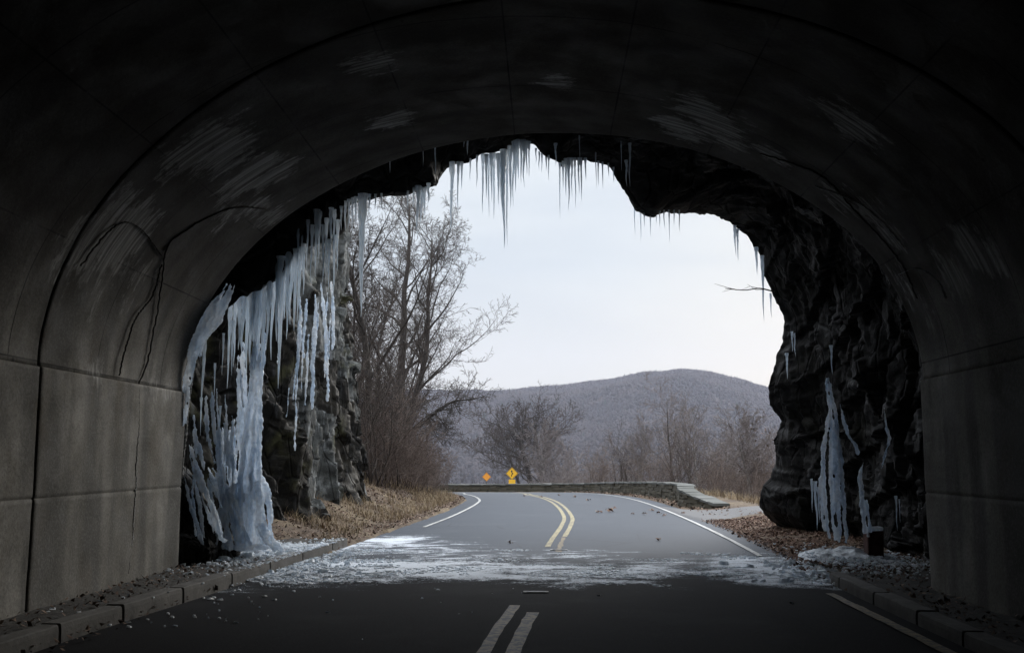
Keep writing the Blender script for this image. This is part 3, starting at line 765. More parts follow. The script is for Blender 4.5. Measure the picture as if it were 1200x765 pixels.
cl_o = link_mesh('rock_cliff', VC.reshape(-1, 3), grid_faces(len(base_xy), nz_)[:, ::-1].copy(), M_cliff)
cl_o.data.materials.append(M_pale)
mi = np.zeros((len(base_xy)-1, nz_-1), np.int32)
for i in range(len(base_xy)-1):
    for j in range(nz_-1):
        p = VC[i, j]
        if base_xy[i, 1]+.9*nz(p, .7, 4)+.10*p[2] > 21.9 and nz(p, .5, 8) > -.22: mi[i, j] = 1
cl_o.data.polygons.foreach_set('material_index', mi.ravel())
tag(cl_o, 'grey mossy rock cliff standing left of the road, hung with frozen seepage', 'rock')

# leaning slab and boulders at the foot of the cliff
def boulder(name, c, sz, rot, mat, label, seed, cat='rock', sub=4):
    import bmesh
    bm = bmesh.new(); bmesh.ops.create_icosphere(bm, subdivisions=sub+1, radius=1)
    Rm = Matrix.Rotation(rot[2], 3, 'Z')@Matrix.Rotation(rot[1], 3, 'Y')@Matrix.Rotation(rot[0], 3, 'X')
    for v in bm.verts:
        p = v.co.copy(); p = Vector([math.copysign(abs(q)**.62, q) for q in p])
        p = Vector((p.x*sz[0], p.y*sz[1], p.z*sz[2]))
        r_, cr, saw = rough(np.array(p)*1.6+seed)
        p += Vector(r_)*.45+p.normalized()*(cr-.2)*.28
        v.co = Rm@p
    me = bpy.data.meshes.new(name); bm.to_mesh(me); bm.free(); me.materials.append(mat)
    o = bpy.data.objects.new(name, me); COL.objects.link(o); o.location = c
    return tag(o, label, cat) if label else o
c = at(247, 560, 15.0); boulder('rock_slab', (c[0]-.15, 15.0, .62), (.30, .55, .95), (R(0), R(-33), R(12)), M_cliff, 'dark rock slab leaning beside the lining wall under the left ice fall', 3.3)
c = at(232, 625, 14.3); boulder('boulder', (c[0]-.1, 14.25, .2), (.38, .4, .36), (0, R(20), .4), M_cliff, 'dark icy boulder at the foot of the left lining wall', 8.1)
c = at(285, 600, 15.4); boulder('boulder', (c[0]-.5, 15.9, .3), (.5, .6, .5), (0, 0, .7), M_cliff, 'dark boulder behind the frozen ice column on the left', 5.1)
c = gnd(940, 600, .3); boulder('boulder', (c[0]+.1, c[1]-1, .25), (.45, .45, .5), (0, 0, .7), M_rock, 'rounded black boulder at the foot of the right rock flank', 2.1)

# marker post with an ice cap
c = gnd(1018, 648, .18)
post = empty('marker_post', (c[0]+.08, c[1], .12), 'short square dark red post with an ice cap by the right rock', 'post')
mb = MB(); mb.box((0, 0, .2), (.24, .22, .42), jit=.012); mb.build('shaft', mat_simple('red_post', [(.3, (.03, .012, .010)), (.7, (.09, .034, .026))], 6), post, bevel=.02)
mb = MB(); mb.box((-.01, 0, .425), (.25, .24, .05), jit=.015); mb.box((-.1, -.09, .36), (.05, .06, .12), jit=.012); mb.build('ice_cap', M_icew, post, bevel=.02)

# ------------------------------------------------------------------ icicles
def icicle_mesh(seed):
    rg = random.Random(seed); sides, nr = 9, 26; v = []; f = []
    ph = rg.uniform(0, 6); bend = rg.uniform(-.25, .25); kink = rg.uniform(.3, .7)
    for i in range(nr):
        t = i/(nr-1); r = (1-t)**.72*(1+.16*math.sin(t*34+ph)*(1-t)+.22*noise.noise(Vector((t*5, ph, 0))))*.5*(.78+.5*max(0, .25-t)*4*.5)
        r = max(r, .02)
        ox = .35*noise.noise(Vector((t*2.2, ph, 3)))*t+bend*max(0, t-kink); oy = .35*noise.noise(Vector((t*2.2, ph, 9)))*t
        for k in range(sides):
            a = 2*math.pi*k/sides; rr = r*(1+.18*noise.noise(Vector((math.cos(a)*1.3, math.sin(a)*1.3, t*3+ph))))
            v.append((ox+rr*math.cos(a), oy+rr*math.sin(a), -t))
    for i in range(nr-1):
        for k in range(sides):
            a = i*sides+k; b = i*sides+(k+1) % sides; f.append((a, b, b+sides, a+sides))
    f.append(tuple(range(sides))); f.append(tuple((nr-1)*sides+k for k in range(sides))[::-1])
    me = bpy.data.meshes.new('icicle'); me.from_pydata(v, [], [q[::-1] for q in f]); me.materials.append(M_ice)
    me.polygons.foreach_set('use_smooth', [True]*len(me.polygons)); return me
IM = [icicle_mesh(40+i) for i in range(10)]
ic_n = 0
def icicle(px, y0, y1, d, wpx, label, group=None):
    global ic_n
    a = at(px, y0, d); b = at(px, y1, d); L = a[2]-b[2]; w = wpx/FPX*d
    o = bpy.data.objects.new('icicle', IM[ic_n % len(IM)]); ic_n += 1; COL.objects.link(o)
    o.location = (a[0], a[1], a[2]+.06); o.scale = (w, w, L+.06); o.rotation_euler = (0, 0, rs.uniform(0, 6.28))
    return tag(o, label, 'icicle', group)
def cluster(items, d, w, label, group):
    for (px, a, b, *ww) in items: icicle(px, a, b, d+rs.uniform(-.12, .12), ww[0] if ww else w, label, group)
icicle(425.5, 232, 371, 15.2, 12, 'largest single icicle, thick and pale, hanging at the left end of the rock roof')
icicle(590, 180, 291, 16.3, 9, 'longest icicle of the highest notch, with a needle tip reaching lowest against the sky', None)
icicle(530, 194, 272, 16.2, 8, 'thick dark-edged icicle hanging alone left of the highest notch')
cluster([(566, 185, 250), (573, 185, 254, 4), (579, 184, 257, 5), (584, 184, 240, 6), (587, 184, 235), (594, 182, 288, 5), (598, 175, 243, 6), (602, 170, 241, 5), (607, 168, 210, 6), (611, 168, 215, 5), (614, 168, 220, 5), (617, 169, 205, 4), (620, 170, 208, 4), (604, 169, 225, 6), (570, 185, 232, 5), (590, 183, 250, 7), (576, 184, 236, 5)], 16.4, 5, 'clear icicle in the dense curtain under the highest notch of the rock roof', 'icicles under the highest notch')
cluster([(632, 182, 199), (635, 184, 202), (643, 186, 212, 3), (628, 178, 192), (640, 188, 200)], 16.6, 2.6, 'short thin icicle just right of the highest notch', 'short icicles right of the highest notch')
cluster([(656, 195, 257, 3), (660, 193, 222), (663, 190, 229, 5), (666.5, 189, 246, 5), (670, 189, 232, 4), (673.6, 189, 243), (678, 189, 227), (681, 189, 236), (686, 189, 212)], 16.7, 3.6, 'thin icicle in the second bunch right of the highest notch', 'icicles of the second bunch')
cluster([(698, 166, 220, 2.5), (701, 193, 218), (706, 194, 221), (713, 195, 207), (719, 200, 214)], 16.8, 2.4, 'thin needle icicle at the right corner of the rock roof notch', 'icicles at the right corner of the notch')
cluster([(734, 192, 219, 4), (738, 172, 219, 4), (728, 170, 200, 2), (679, 163, 190, 2), (651, 172, 194, 4)], 16.0, 3, 'pale icicle hanging in front of the dark rock roof right of centre', 'icicles against the dark roof')
cluster([(743.6, 244, 275), (750.6, 250, 284), (755, 252, 266), (762, 252, 277), (769, 251, 262), (773, 251, 266), (778, 250, 268), (784, 250, 284), (790, 250, 264), (796, 250, 272)], 18.0, 2.2, 'fine needle icicle along the low rock lip right of centre', 'needle icicles along the low rock lip')
cluster([(861, 268, 300, 4), (864, 272, 306, 4)], 19.3, 4, 'icicle of the lone pair on the sloping right lip of rock', 'pair of icicles on the sloping right lip')
icicle(886, 293, 322, 19.8, 5, 'short icicle beside the long needle on the right rock edge'); icicle(893, 303, 376, 19.9, 5, 'long needle icicle on the right rock edge above the bare twig'); icicle(903, 347, 372, 20.3, 3, 'tiny icicle below the long needle on the right rock edge')
cluster([(490, 222, 275, 7), (494, 221, 262, 6), (497.5, 220, 253, 6), (485, 224, 243, 4), (502, 219, 240, 5), (478, 228, 246, 3)], 15.9, 5, 'pale icicle in the bunch hanging before the bare tree tops', 'icicles before the tree tops')
cluster([(537, 194, 251, 4), (541, 194, 222, 4), (551, 190, 212, 2.5), (559, 186, 220, 3)], 16.2, 3, 'thin icicle between the lone thick one and the highest notch', 'icicles left of the highest notch')
cluster([(496, 174, 196, 2), (510, 170, 206, 3), (544, 162, 173, 3), (548, 162, 182, 4), (457, 190, 203, 2)], 14.6, 3, 'small pale icicle hanging under the edge of the concrete vault', 'icicles at the vault edge')
cluster([(405, 240, 272, 4), (409, 238, 268, 4), (413, 236, 271, 4), (417, 235, 262, 5), (421, 234, 266, 4), (400, 246, 270, 4), (433, 232, 250, 4), (440, 232, 246, 3), (447, 231, 244, 3)], 15.4, 4, 'short pale icicle in the row left of the largest icicle', 'icicles beside the largest icicle')
cluster([(350, 255, 314, 6), (354, 262, 300, 5), (371, 250, 324, 7), (375, 252, 308, 5), (388, 248, 290, 6), (392, 250, 300, 5), (383, 260, 330, 5), (379, 268, 335, 5), (396, 262, 318, 5), (366, 268, 330, 5), (361, 262, 318, 4), (386, 285, 345, 5), (392, 280, 352, 5)], 15.2, 5, 'white icicle under the left shoulder of the rock roof', 'icicles under the left shoulder')
icicle(331, 305, 455, 15.3, 12, 'longest icicle of the left curtain, broad at its root, ending in mid air')
cluster([(321, 312, 422, 8), (326, 306, 400, 9), (338, 300, 398, 9), (343, 298, 380, 8), (347, 296, 388, 8), (352, 294, 376, 8), (316, 318, 410, 9), (311, 325, 430, 10), (306, 328, 440, 10), (301, 332, 473, 10), (296, 336, 430, 10), (291, 340, 440, 9), (286, 345, 420, 9), (281, 352, 410, 8), (334, 300, 375, 8), (356, 290, 345, 7), (308, 328, 395, 10), (318, 316, 372, 10), (329, 305, 360, 10), (299, 336, 400, 9), (276, 356, 430, 6), (270, 362, 455, 6), (273, 380, 440, 5)], 15.25, 8, 'white icicle in the dense curtain above the left ice column', 'icicles of the left curtain')
icicle(239.5, 400, 479, 14.0, 6, 'single curved icicle hanging below the ice sheet by the left lining edge')
cluster([(262, 395, 440, 3), (252, 430, 470, 3), (236, 470, 510, 3), (258, 480, 530, 3), (264, 500, 540, 4)], 14.9, 3, 'thin icicle in the dark recess beside the left lining', 'icicles in the left recess')
cluster([(922, 417, 444, 4), (928, 392, 412, 3), (931, 394, 418, 3)], 19.6, 3, 'small bright icicle high on the right rock flank', 'icicles high on the right flank')
icicle(974, 409, 439, 15.2, 4, 'single thin icicle above the tall right ice column')
cluster([(955, 568, 621, 5), (951, 565, 600, 3), (959, 575, 612, 4)], 16.2, 4, 'thin icicle left of the tall right ice column', 'icicles left of the right ice column')
cluster([(1050, 586, 622, 3), (1054, 590, 612, 2)], 13.2, 3, 'faint icicle on the dark rock right of the red post', 'icicles right of the red post')

# ------------------------------------------------------------------ frozen flows (fused ice)
def flow(name, paths, label, cat='ice', voxel=.012, mat=None, parent=None, sm=2, ws=1.):
    """paths: lists of (px, py, dist, width_px): a curtain of fused frozen runs"""
    mb = MB(); sd_ = abs(hash(label)) % 97 if False else len(label)
    for pi_, path in enumerate(paths):
        P = []; Rd = []
        for (px, py, d, w) in path:
            P.append(at(px, py, d)); Rd.append(w/FPX*d*.5*ws)
        Q = catmull(np.column_stack([np.array(P), np.array(Rd)]), 9)
        big = max(Rd) > .05
        for k_ in range(9 if big else 2):
            pts = []; rad = []; ph = k_*1.9+pi_; oa = rs.uniform(-1.35, 1.35) if big else rs.uniform(-.3, .3); ob = rs.uniform(-.7, .3)
            i0 = rs.randint(0, max(1, len(Q)//3)) if k_ else 0; i1 = len(Q)-(rs.randint(0, max(1, len(Q)//4)) if k_ > 2 else 0)
            for i in range(i0, i1):
                q = Q[i]; u_ = (i-i0)/max(1, i1-i0-1)
                p = q[:3]+np.array([oa*q[3], ob*q[3], 0])+.030*np.array(noise.noise_vector(Vector((q[2]*3.5, ph+sd_, q[0]*3))))
                r_ = q[3]*(.36 if big else .7)*(1+.6*noise.noise(Vector((q[2]*5, ph*3.1, sd_))))*(.55+.45*min(1, u_*5))
                if i1 < len(Q): r_ *= max(.15, 1-u_**2)
                pts.append(p); rad.append(max(.010, r_))
            if len(pts) > 2: mb.tube(pts, rad, 9)
    o = mb.build(name, mat or M_icew, parent, smooth=True)
    r = o.modifiers.new('fuse', 'REMESH'); r.mode = 'VOXEL'; r.voxel_size = voxel; r.use_smooth_shade = True
    s_ = o.modifiers.new('soft', 'SMOOTH'); s_.iterations = sm; s_.factor = .5
    tx = bpy.data.textures.new('ripple', 'CLOUDS'); tx.noise_scale = .07; tx.noise_depth = 3
    dm = o.modifiers.new('ripple', 'DISPLACE'); dm.texture = tx; dm.strength = .045; dm.mid_level = .5; dm.texture_coords = 'LOCAL'
    if label: tag(o, label, cat)
    return o
flow('ice_column', [
    [(300, 400, 15.3, 14), (296, 450, 15.3, 17), (292, 500, 15.3, 24), (290, 550, 15.3, 30), (291, 600, 15.3, 28), (290, 640, 15.3, 36)],
    [(306, 390, 15.35, 11), (301, 450, 15.3, 12), (297, 500, 15.2, 16), (294, 560, 15.1, 20), (296, 640, 15.0, 24)],
    [(285, 400, 15.4, 10), (284, 450, 15.4, 10), (286, 520, 15.35, 14), (283, 580, 15.2, 18), (280, 640, 15.1, 22)],
    [(292, 545, 15.3, 16), (303, 560, 15.2, 14), (311, 580, 15.1, 12), (314, 610, 15.0, 11), (314, 638, 15.0, 13)],
    [(268, 490, 15.5, 10), (267, 520, 15.4, 14), (266, 550, 15.3, 16), (272, 590, 15.1, 16), (277, 636, 15, 20)],
    [(245, 548, 15.2, 8), (256, 566, 15.1, 12), (266, 585, 15, 14), (276, 612, 14.9, 14), (284, 640, 14.9, 18)],
    [(296, 560, 15.0, 10), (300, 600, 14.95, 9), (304, 638, 14.9, 12)],
    [(270, 640, 15.0, 16), (290, 641, 14.9, 22), (316, 640, 14.9, 14)],
    [(276, 560, 15.1, 6), (264, 590, 14.9, 10), (254, 618, 14.75, 10), (246, 643, 14.6, 12)],
    [(262, 560, 15.1, 5), (262, 600, 14.9, 9), (266, 644, 14.7, 12)],
    [(300, 600, 15, 9), (312, 628, 14.8, 12), (326, 645, 14.7, 10)],
], 'tall white frozen ice column flowing down to the left kerb', ws=.82)
flow('ice_sheet', [[(271, 332, 13.75, 7), (262, 350, 13.7, 12), (250, 370, 13.7, 15), (238, 390, 13.65, 13), (229, 410, 13.6, 10), (223, 435, 13.6, 8), (219, 462, 13.6, 5), (216, 500, 13.6, 4)],
                   [(268, 345, 13.7, 6), (255, 372, 13.7, 9), (243, 392, 13.65, 8), (233, 412, 13.6, 6), (226, 440, 13.6, 5)],
                   [(262, 340, 13.75, 6), (246, 366, 13.7, 8), (231, 398, 13.7, 6), (222, 425, 13.6, 5)]], 'pale ice sheet clinging along the left edge of the concrete lining')
flow('ice_flow', [[(222, 520, 14.6, 4), (228, 545, 14.5, 6), (238, 575, 14.4, 7), (248, 600, 14.3, 8), (256, 632, 14.2, 9)],
                  [(218, 560, 14.4, 4), (224, 590, 14.3, 6), (232, 615, 14.2, 6), (240, 640, 14.1, 7)],
                  [(240, 590, 14.4, 5), (250, 612, 14.3, 6), (262, 634, 14.2, 7)]], 'thin frozen runs over the dark boulder by the left lining wall')
vp = []
for _ in range(26):
    px = rs.uniform(222, 282); y0 = rs.uniform(430, 570); L_ = rs.uniform(30, 110); d0 = 14.5+(px-222)/60*.75+rs.uniform(-.1, .1); w0 = rs.uniform(2, 5)
    dx = rs.uniform(2, 16)*(1 if y0 > 500 else .3)
    vp.append([(px, y0, d0, w0), (px+dx*.3, y0+L_*.35, d0-.05, w0*1.3), (px+dx*.7, min(640, y0+L_*.7), d0-.12, w0*1.2), (px+dx, min(643, y0+L_), d0-.18, w0*.6)])
flow('ice_veil', vp, 'veil of thin frozen runs on dark rock between left lining and white ice column', voxel=.013)
vp = []
for _ in range(15):
    px = rs.uniform(318, 398); y0 = rs.uniform(330, 470); L_ = rs.uniform(30, 90); d0 = 16.6+(px-318)/80*3.2; w0 = rs.uniform(2, 4.5)
    vp.append([(px, y0, d0, w0), (px-1, y0+L_*.4, d0+.05, w0*1.2), (px-2, y0+L_*.75, d0+.1, w0), (px-3, y0+L_, d0+.15, w0*.5)])
flow('ice_veil', vp, 'thin vertical ice streaks scattered over the face of the left cliff', voxel=.013, ws=.7)
flow('ice_flow', [[(370, 345, 18.5, 6), (369, 385, 18.5, 8), (367, 420, 18.6, 8), (366, 480, 18.7, 5)], [(376, 330, 18.6, 6), (380, 370, 18.8, 8), (383, 420, 19, 7), (384, 470, 19.2, 4)],
                  [(389, 330, 19, 6), (392, 370, 19.2, 7), (390, 410, 19.4, 5)], [(360, 352, 18, 5), (357, 385, 18, 6), (355, 420, 18, 4)]], 'pale frozen streaks down the middle of the left cliff', ws=.75)
flow('ice_column', [[(970, 442, 15.6, 6), (972, 465, 15.6, 10), (976, 490, 15.6, 13), (976, 530, 15.5, 15), (976, 570, 15.4, 18), (978, 605, 15.3, 18), (980, 634, 15.2, 12)],
                    [(972, 480, 15.6, 8), (967, 520, 15.5, 9), (964, 550, 15.4, 10), (967, 590, 15.3, 8), (972, 630, 15.2, 6)],
                    [(979, 490, 15.5, 7), (985, 530, 15.4, 9), (988, 570, 15.3, 9), (991, 605, 15.2, 8), (992, 636, 15.1, 6)],
                    [(966, 535, 15.4, 7), (961, 565, 15.3, 7), (963, 600, 15.3, 6), (967, 622, 15.2, 5)]], 'tall pale ice column frozen to the right rock flank', ws=.66)
flow('ice_flow', [[(984, 472, 15.2, 4), (988, 492, 15.1, 6), (994, 510, 15.1, 5), (1002, 520, 15, 5), (1006, 532, 15, 4)]], 'slim frozen run branching right of the tall right ice column', voxel=.016)
flow('ice_flow', [[(1012, 540, 14.2, 5), (1007, 556, 14.2, 7), (1009, 580, 14.1, 8), (1012, 605, 14, 7), (1013, 624, 14, 7)], [(1015, 585, 14.1, 4), (1017, 605, 14, 5), (1019, 624, 14, 6)]], 'frozen run dropping onto the ice-capped red post', voxel=.016)
flow('ice_flow', [[(1037, 478, 13.4, 3), (1039, 500, 13.4, 7), (1043, 515, 13.4, 9), (1038, 530, 13.4, 6), (1033, 548, 13.4, 4)]], 'faint frozen patch on the dark rock high right of the red post', voxel=.012, ws=.45)

# ------------------------------------------------------------------ slush, chips, leaf litter, grass
def scatter_chips(pts, smin, smax, name, mat, flat=.14):
    mb = MB()
    for (x, y, z) in pts:
        s = random.uniform(smin, smax)*random.choice([.5, .7, 1, 1.3]); n = random.randint(4, 6); b = len(mb.v)
        a0 = random.uniform(0, 6.28); ri = [s*random.uniform(.5, 1) for _ in range(n)]
        tx, ty = (random.uniform(-.3, .3), random.uniform(-.3, .3)) if flat > .13 else (0, 0)
        for h, k in ((-.01, 1.), (s*flat, .75)):
            for i in range(n):
                a = a0+6.283*i/n; dx, dy = ri[i]*k*math.cos(a), ri[i]*k*math.sin(a)
                mb.v.append(Vector((x+dx, y+dy, z+h+tx*dx+ty*dy)))
        mb.f.append(tuple(b+n+i for i in range(n)))
        for i in range(n): mb.f.append((b+i, b+(i+1) % n, b+n+(i+1) % n, b+n+i))
    return mb.build(name, mat)
pts = []
def near_left():
    for _ in range(1500):
        y = random.gauss(15.2, 1.3); x = -4.0+random.gauss(0, .55)-.0*(y-15)
        if y < 12.3 or x < -5.6 or y > 19: continue
        k = np.interp(y, KL[:, 1], KL[:, 0]); on = x < k
        pts.append((x, y, .15 if on else .015))
    for _ in range(90):
        y = random.uniform(9.5, 13.5); x = random.gauss(-3.9, .6)
        k = np.interp(y, KL[:, 1], KL[:, 0]); pts.append((x, y, .14 if x < k else .015))
    for _ in range(900):
        y = random.triangular(12.8, 18.4, 17); k = np.interp(y, KL[:, 1], KL[:, 0]); pts.append((k-random.uniform(.0, .2), y, .152))
near_left()
stuff(scatter_chips(pts, .010, .045, 'ice_chips', M_chip), 'broken ice and slush scattered around the left kerb', 'ice chips')
pts = []
for _ in range(1100):
    y = random.gauss(14.7, 1.0); x = 4.4+random.gauss(0, .6)
    if y < 12.4 or y > 18 or x < 3.3: continue
    pts.append((x, y, .15 if x > 3.85 else .02))
for _ in range(14):
    pts.append((random.uniform(-3, 3.4), random.uniform(9, 12.8), .014))
stuff(scatter_chips(pts, .010, .045, 'ice_chips', M_chip), 'broken ice and frosted slush at the foot of the right rock', 'ice chips')
pts = []
while len(pts) < 3200:
    x = random.uniform(-4, 3.6); y = random.uniform(12.7, 17.8)
    q = float(frost_mask(np.array(x), np.array(y)))+1.5*noise.noise(Vector((x*.9, y*1.6, 2)))+.6*noise.noise(Vector((x*4, y*4, 7)))
    if q > .9: pts.append((x, y, float(zroad(y))+.012))
stuff(scatter_chips(pts, .012, .05, 'ice_crust', M_chip, .12), 'thin broken crust of ice lying across both lanes at the tunnel mouth', 'ice crust')
pts = [(random.gauss(-3.55, .35), random.uniform(13.4, 17.5), .014) for _ in range(60)]+[(random.gauss(3.75, .4), random.uniform(12.9, 15.8), .02) for _ in range(90)]+[(random.gauss(-4.5, .35), random.uniform(13.6, 17), .15) for _ in range(70)]
stuff(scatter_chips(pts, .035, .10, 'ice_chunks', M_chip, .35), 'broken chunks of fallen icicles at both road edges', 'ice chunks')
# the frozen apron at the foot of the left column
def apron(name, c, rx, ry, h, label, seed):
    n, m2 = 90, 46; v = np.zeros((n, m2, 3))
    for i in range(n):
        a = 2*math.pi*i/n; k = 1+.35*noise.noise(Vector((math.cos(a)*1.4, math.sin(a)*1.4, seed)))+.2*noise.noise(Vector((math.cos(a)*5, math.sin(a)*5, seed)))
        for j in range(m2):
            r = (j/(m2-1)); x = c[0]+rx*k*r*math.cos(a); y = c[1]+ry*k*r*math.sin(a)
            z = c[2]+h*(1-r**1.5)*(1+1.3*noise.noise(Vector((x*2.5, y*2.5, seed))))+.035*noise.noise(Vector((x*9, y*9, 1)))+.012*noise.noise(Vector((x*26, y*26, 1)))-.05*r**6
            v[i, j] = (x, y, z)
    o = link_mesh(name, v.reshape(-1, 3), grid_faces(n, m2, True), M_dirty, smooth=True)
    return tag(o, label, 'ice')
c = gnd(300, 642, .14); apron('ice_apron', (c[0]-.1, c[1]-.1, .12), 1.0, 1.5, .09, 'lumpy frozen apron spreading from the left ice column over the kerb', 2)
c = gnd(990, 650, .14); apron('ice_apron', (c[0]+.1, c[1]+.2, .11), .8, .9, .09, 'patch of dirty ice below the tall right ice column', 5)

def leaves(pts, smin, smax, name, mat):
    n = len(pts); P = np.array(pts); s = rs.uniform(smin, smax, n); a = rs.uniform(0, 6.28, n)
    tilt = rs.normal(0, .45, (n, 2)); cu = rs.uniform(-.25, .5, n)
    lo = np.array([(-.5, 0, 1), (0, -.32, 0), (.5, 0, 1), (0, .32, 0)])
    v = np.zeros((n, 4, 3))
    for k in range(4):
        lx, ly, q = lo[k]; X = s*(lx*np.cos(a)-ly*np.sin(a)); Y = s*(lx*np.sin(a)+ly*np.cos(a))
        v[:, k] = P+np.stack([X, Y, X*tilt[:, 0]+Y*tilt[:, 1]+q*cu*s*.6+s*.22], -1)
    f = np.arange(n*4).reshape(n, 4)
    # bend: two triangles along the midrib
    f3 = np.vstack([f[:, [0, 1, 2]], f[:, [0, 2, 3]]])
    return link_mesh(name, v.reshape(-1, 3), f3, mat)
def rnd_left(n, ymin, ymax):
    y = rs.uniform(ymin, ymax, n*3); x = rs.uniform(-13, -2, n*3); dl = side_dist(LB, x, y, 1)
    k = (dl > .05) & (dl < 8); x, y = x[k][:n], y[k][:n]; return x, y, dl[k][:n]
x, y, dl = rnd_left(30000, 16.5, 42); z = terrain(x, y)
stuff(leaves(np.stack([x, y, z], -1), .03, .09, 'leaf_litter', M_litter), 'brown fallen leaves covering the left bank', 'leaf litter')
x = rs.uniform(3.6, 7.5, 42000); y = rs.uniform(13.2, 26.5, 42000); dr = side_dist(RBd, x, y, -1)
k = (dr > -.35*rs.uniform(0, 1, len(x))) & (rs.uniform(0, 1, len(x)) < smst(13.2, 16.5, y)*.9+.1); x, y = x[k], y[k]; z = np.maximum(terrain(x, y), 0)
z = np.where(y < 15.6, np.maximum(z, .13*(x > 3.85)*(1-smst(13.2, 15.6, y)*.5)), z)
stuff(leaves(np.stack([x, y, z], -1), .025, .075, 'leaf_litter', M_leaf), 'reddish brown leaves piled along the foot of the right rock', 'leaf litter')
x = rs.uniform(-8, 7, 14000); y = rs.uniform(27, 53, 14000); dr = side_dist(RBd, x, y, -1); k = (dr > .0) & (dr < 1.5); x, y = x[k], y[k]; z = terrain(x, y)
stuff(leaves(np.stack([x, y, z], -1), .06, .14, 'leaf_litter', M_litter), 'fallen leaves drifted along the foot of the stone wall', 'leaf litter')
# little debris inside the tunnel
x = np.r_[rs.uniform(-5.3, -4.0, 700), rs.uniform(3.6, 4.7, 700)]; y = rs.uniform(7, 14, 1400)
z = np.where(x < 0, np.where(x < np.interp(y, KL[:, 1], KL[:, 0])-.2, .14, .02), np.where(x > np.interp(y, KR[:, 1], KR[:, 0])+.2, .13, .02))
stuff(leaves(np.stack([x, y, z], -1), .02, .07, 'leaf_litter', M_litter), 'dark leaf scraps along both kerbs inside the tunnel', 'leaf litter')
# clumps of leaves on the road
lm = None
for q, (px, py, s, lab) in enumerate([(715, 600, .24, 'largest clump of red-brown leaves on the right lane past the bend'), (701, 601.5, .12, None), (764, 599, .14, None), (772, 602, .10, None), (756, 603, .12, None), (868 if False else 771, 634, .09, 'single dark leaf clump lying on the right lane near the ice'), (830 if False else 741, 603, .09, None), (800, 603, .12, None), (779, 605, .10, None), (690, 587, .12, None), (672, 583, .12, None), (655, 581, .1, None), (634, 583, .1, None), (614, 582, .1, None), (540 + 57, 637, .07, None)]):
    p = groad(px, py); n = 9
    pts_ = np.stack([rs.normal(0, s*.35, n), rs.normal(0, s*.5, n), rs.uniform(0, s*.3, n)], -1)
    o = leaves(pts_, s*.5, s*.9, 'fallen_leaf', M_leaf); o.location = (p[0], p[1], float(zroad(p[1]))+.014)
    tag(o, lab or 'small brown leaf lying on the grey road beyond the ice', 'leaf', None if lab else 'leaves lying on the road')

def blades(x, y, z, hmin, hmax, name, mat, wid=.006, lean=.5, segs=3):
    n = len(x); h = rs.uniform(hmin, hmax, n); a = rs.uniform(0, 6.28, n); l = rs.uniform(.1, lean, n)+.1; w = rs.uniform(.6, 1.4, n)*wid
    dx, dy = np.cos(a), np.sin(a); v = np.zeros((n, segs+1, 2, 3))
    for s in range(segs+1):
        t = s/segs; cx = x+dx*h*l*t*t; cy = y+dy*h*l*t*t; cz = z+h*(t-.35*l*t*t)
        ww = w*(1-.85*t)
        v[:, s, 0] = np.stack([cx-dy*ww, cy+dx*ww, cz], -1); v[:, s, 1] = np.stack([cx+dy*ww, cy-dx*ww, cz], -1)
    base = np.arange(n)[:, None]*(segs+1)*2
    f = np.concatenate([np.stack([base[:, 0]+2*s, base[:, 0]+2*s+1, base[:, 0]+2*s+3, base[:, 0]+2*s+2], -1) for s in range(segs)])
    return link_mesh(name, v.reshape(-1, 3), f, mat)
x, y, dl = rnd_left(42000, 18.5, 43)
cl_n = np.array([noise.noise(Vector((a*.7, b*.7, 5))) for a, b in zip(x, y)])
k = (dl > .35) & (cl_n > -.12+.35*(y < 21)); x, y = x[k], y[k]; z = terrain(x, y)
stuff(blades(x, y, z-.02, .10, .38, 'dry_grass', M_grass, .007, 1.0), 'tan dry grass on the bank left of the road', 'grass')
x = rs.uniform(1, 9, 9000); y = rs.uniform(29, 42, 9000); dr = side_dist(RBd, x, y, -1); k = (dr > 2.2) & (dr < 5); x, y = x[k], y[k]
stuff(blades(x, y, terrain(x, y), .1, .4, 'dry_grass', M_grass, .008, 1.), 'dry grass behind the right end of the stone wall', 'grass')

# ------------------------------------------------------------------ low stone wall
Wp = offs(RL, -1.5)                # outside the edge line
we = groad(846, 598); w2 = groad(800, 592.5)
Wk = Wp[(Wp[:, 1] > 35.0) | (Wp[:, 0] < 2)]
Wk = np.vstack([[we[:2]], [w2[:2]], Wk]); Wk = catmull(resample(Wk, 26), 8); Wk = Wk[Wk[:, 0] > -30]
Lw = np.linalg.norm(np.diff(Wk, axis=0), axis=1).sum(); Wd = resample(Wk, int(Lw/.05)); Tw = np.gradient(Wd, axis=0); Tw /= np.linalg.norm(Tw, axis=1)[:, None]
wall = empty('stone_wall', (we[0], we[1], 0), 'low dry-stone wall with pale coping curving along the outside of the bend', 'wall')
mbw, mbc = MB(), MB(); rg = random.Random(5)
def wall_h(s):                       # height above road by distance from the right end
    return np.interp(s, [0, .5, 3.4, 8, 14, 22, 60], [.14, .2, .60, .58, .50, .40, .36])
gw = terrain(Wd[:, 0], Wd[:, 1])
for course in range(5):
    i = rg.randint(0, 6)
    while i < len(Wd)-14:
        n = rg.randint(5, 13); k = i+n//2; h = wall_h(k*.05); ch = h/max(1, round(h/.13)); nc = max(1, round(h/.13))
        if course < nc:
            zc = float(zroad(min(Wd[k][1], 58)))+ch*(course+.5)
            ang = math.atan2(Tw[k][1], Tw[k][0]); Mz = Matrix.Rotation(ang, 3, 'Z')
            mbw.box((Wd[k][0], Wd[k][1], zc), (n*.05-.012, .5+rg.uniform(-.05, .04), ch-.008), Mz, .016, rg)
        i += n
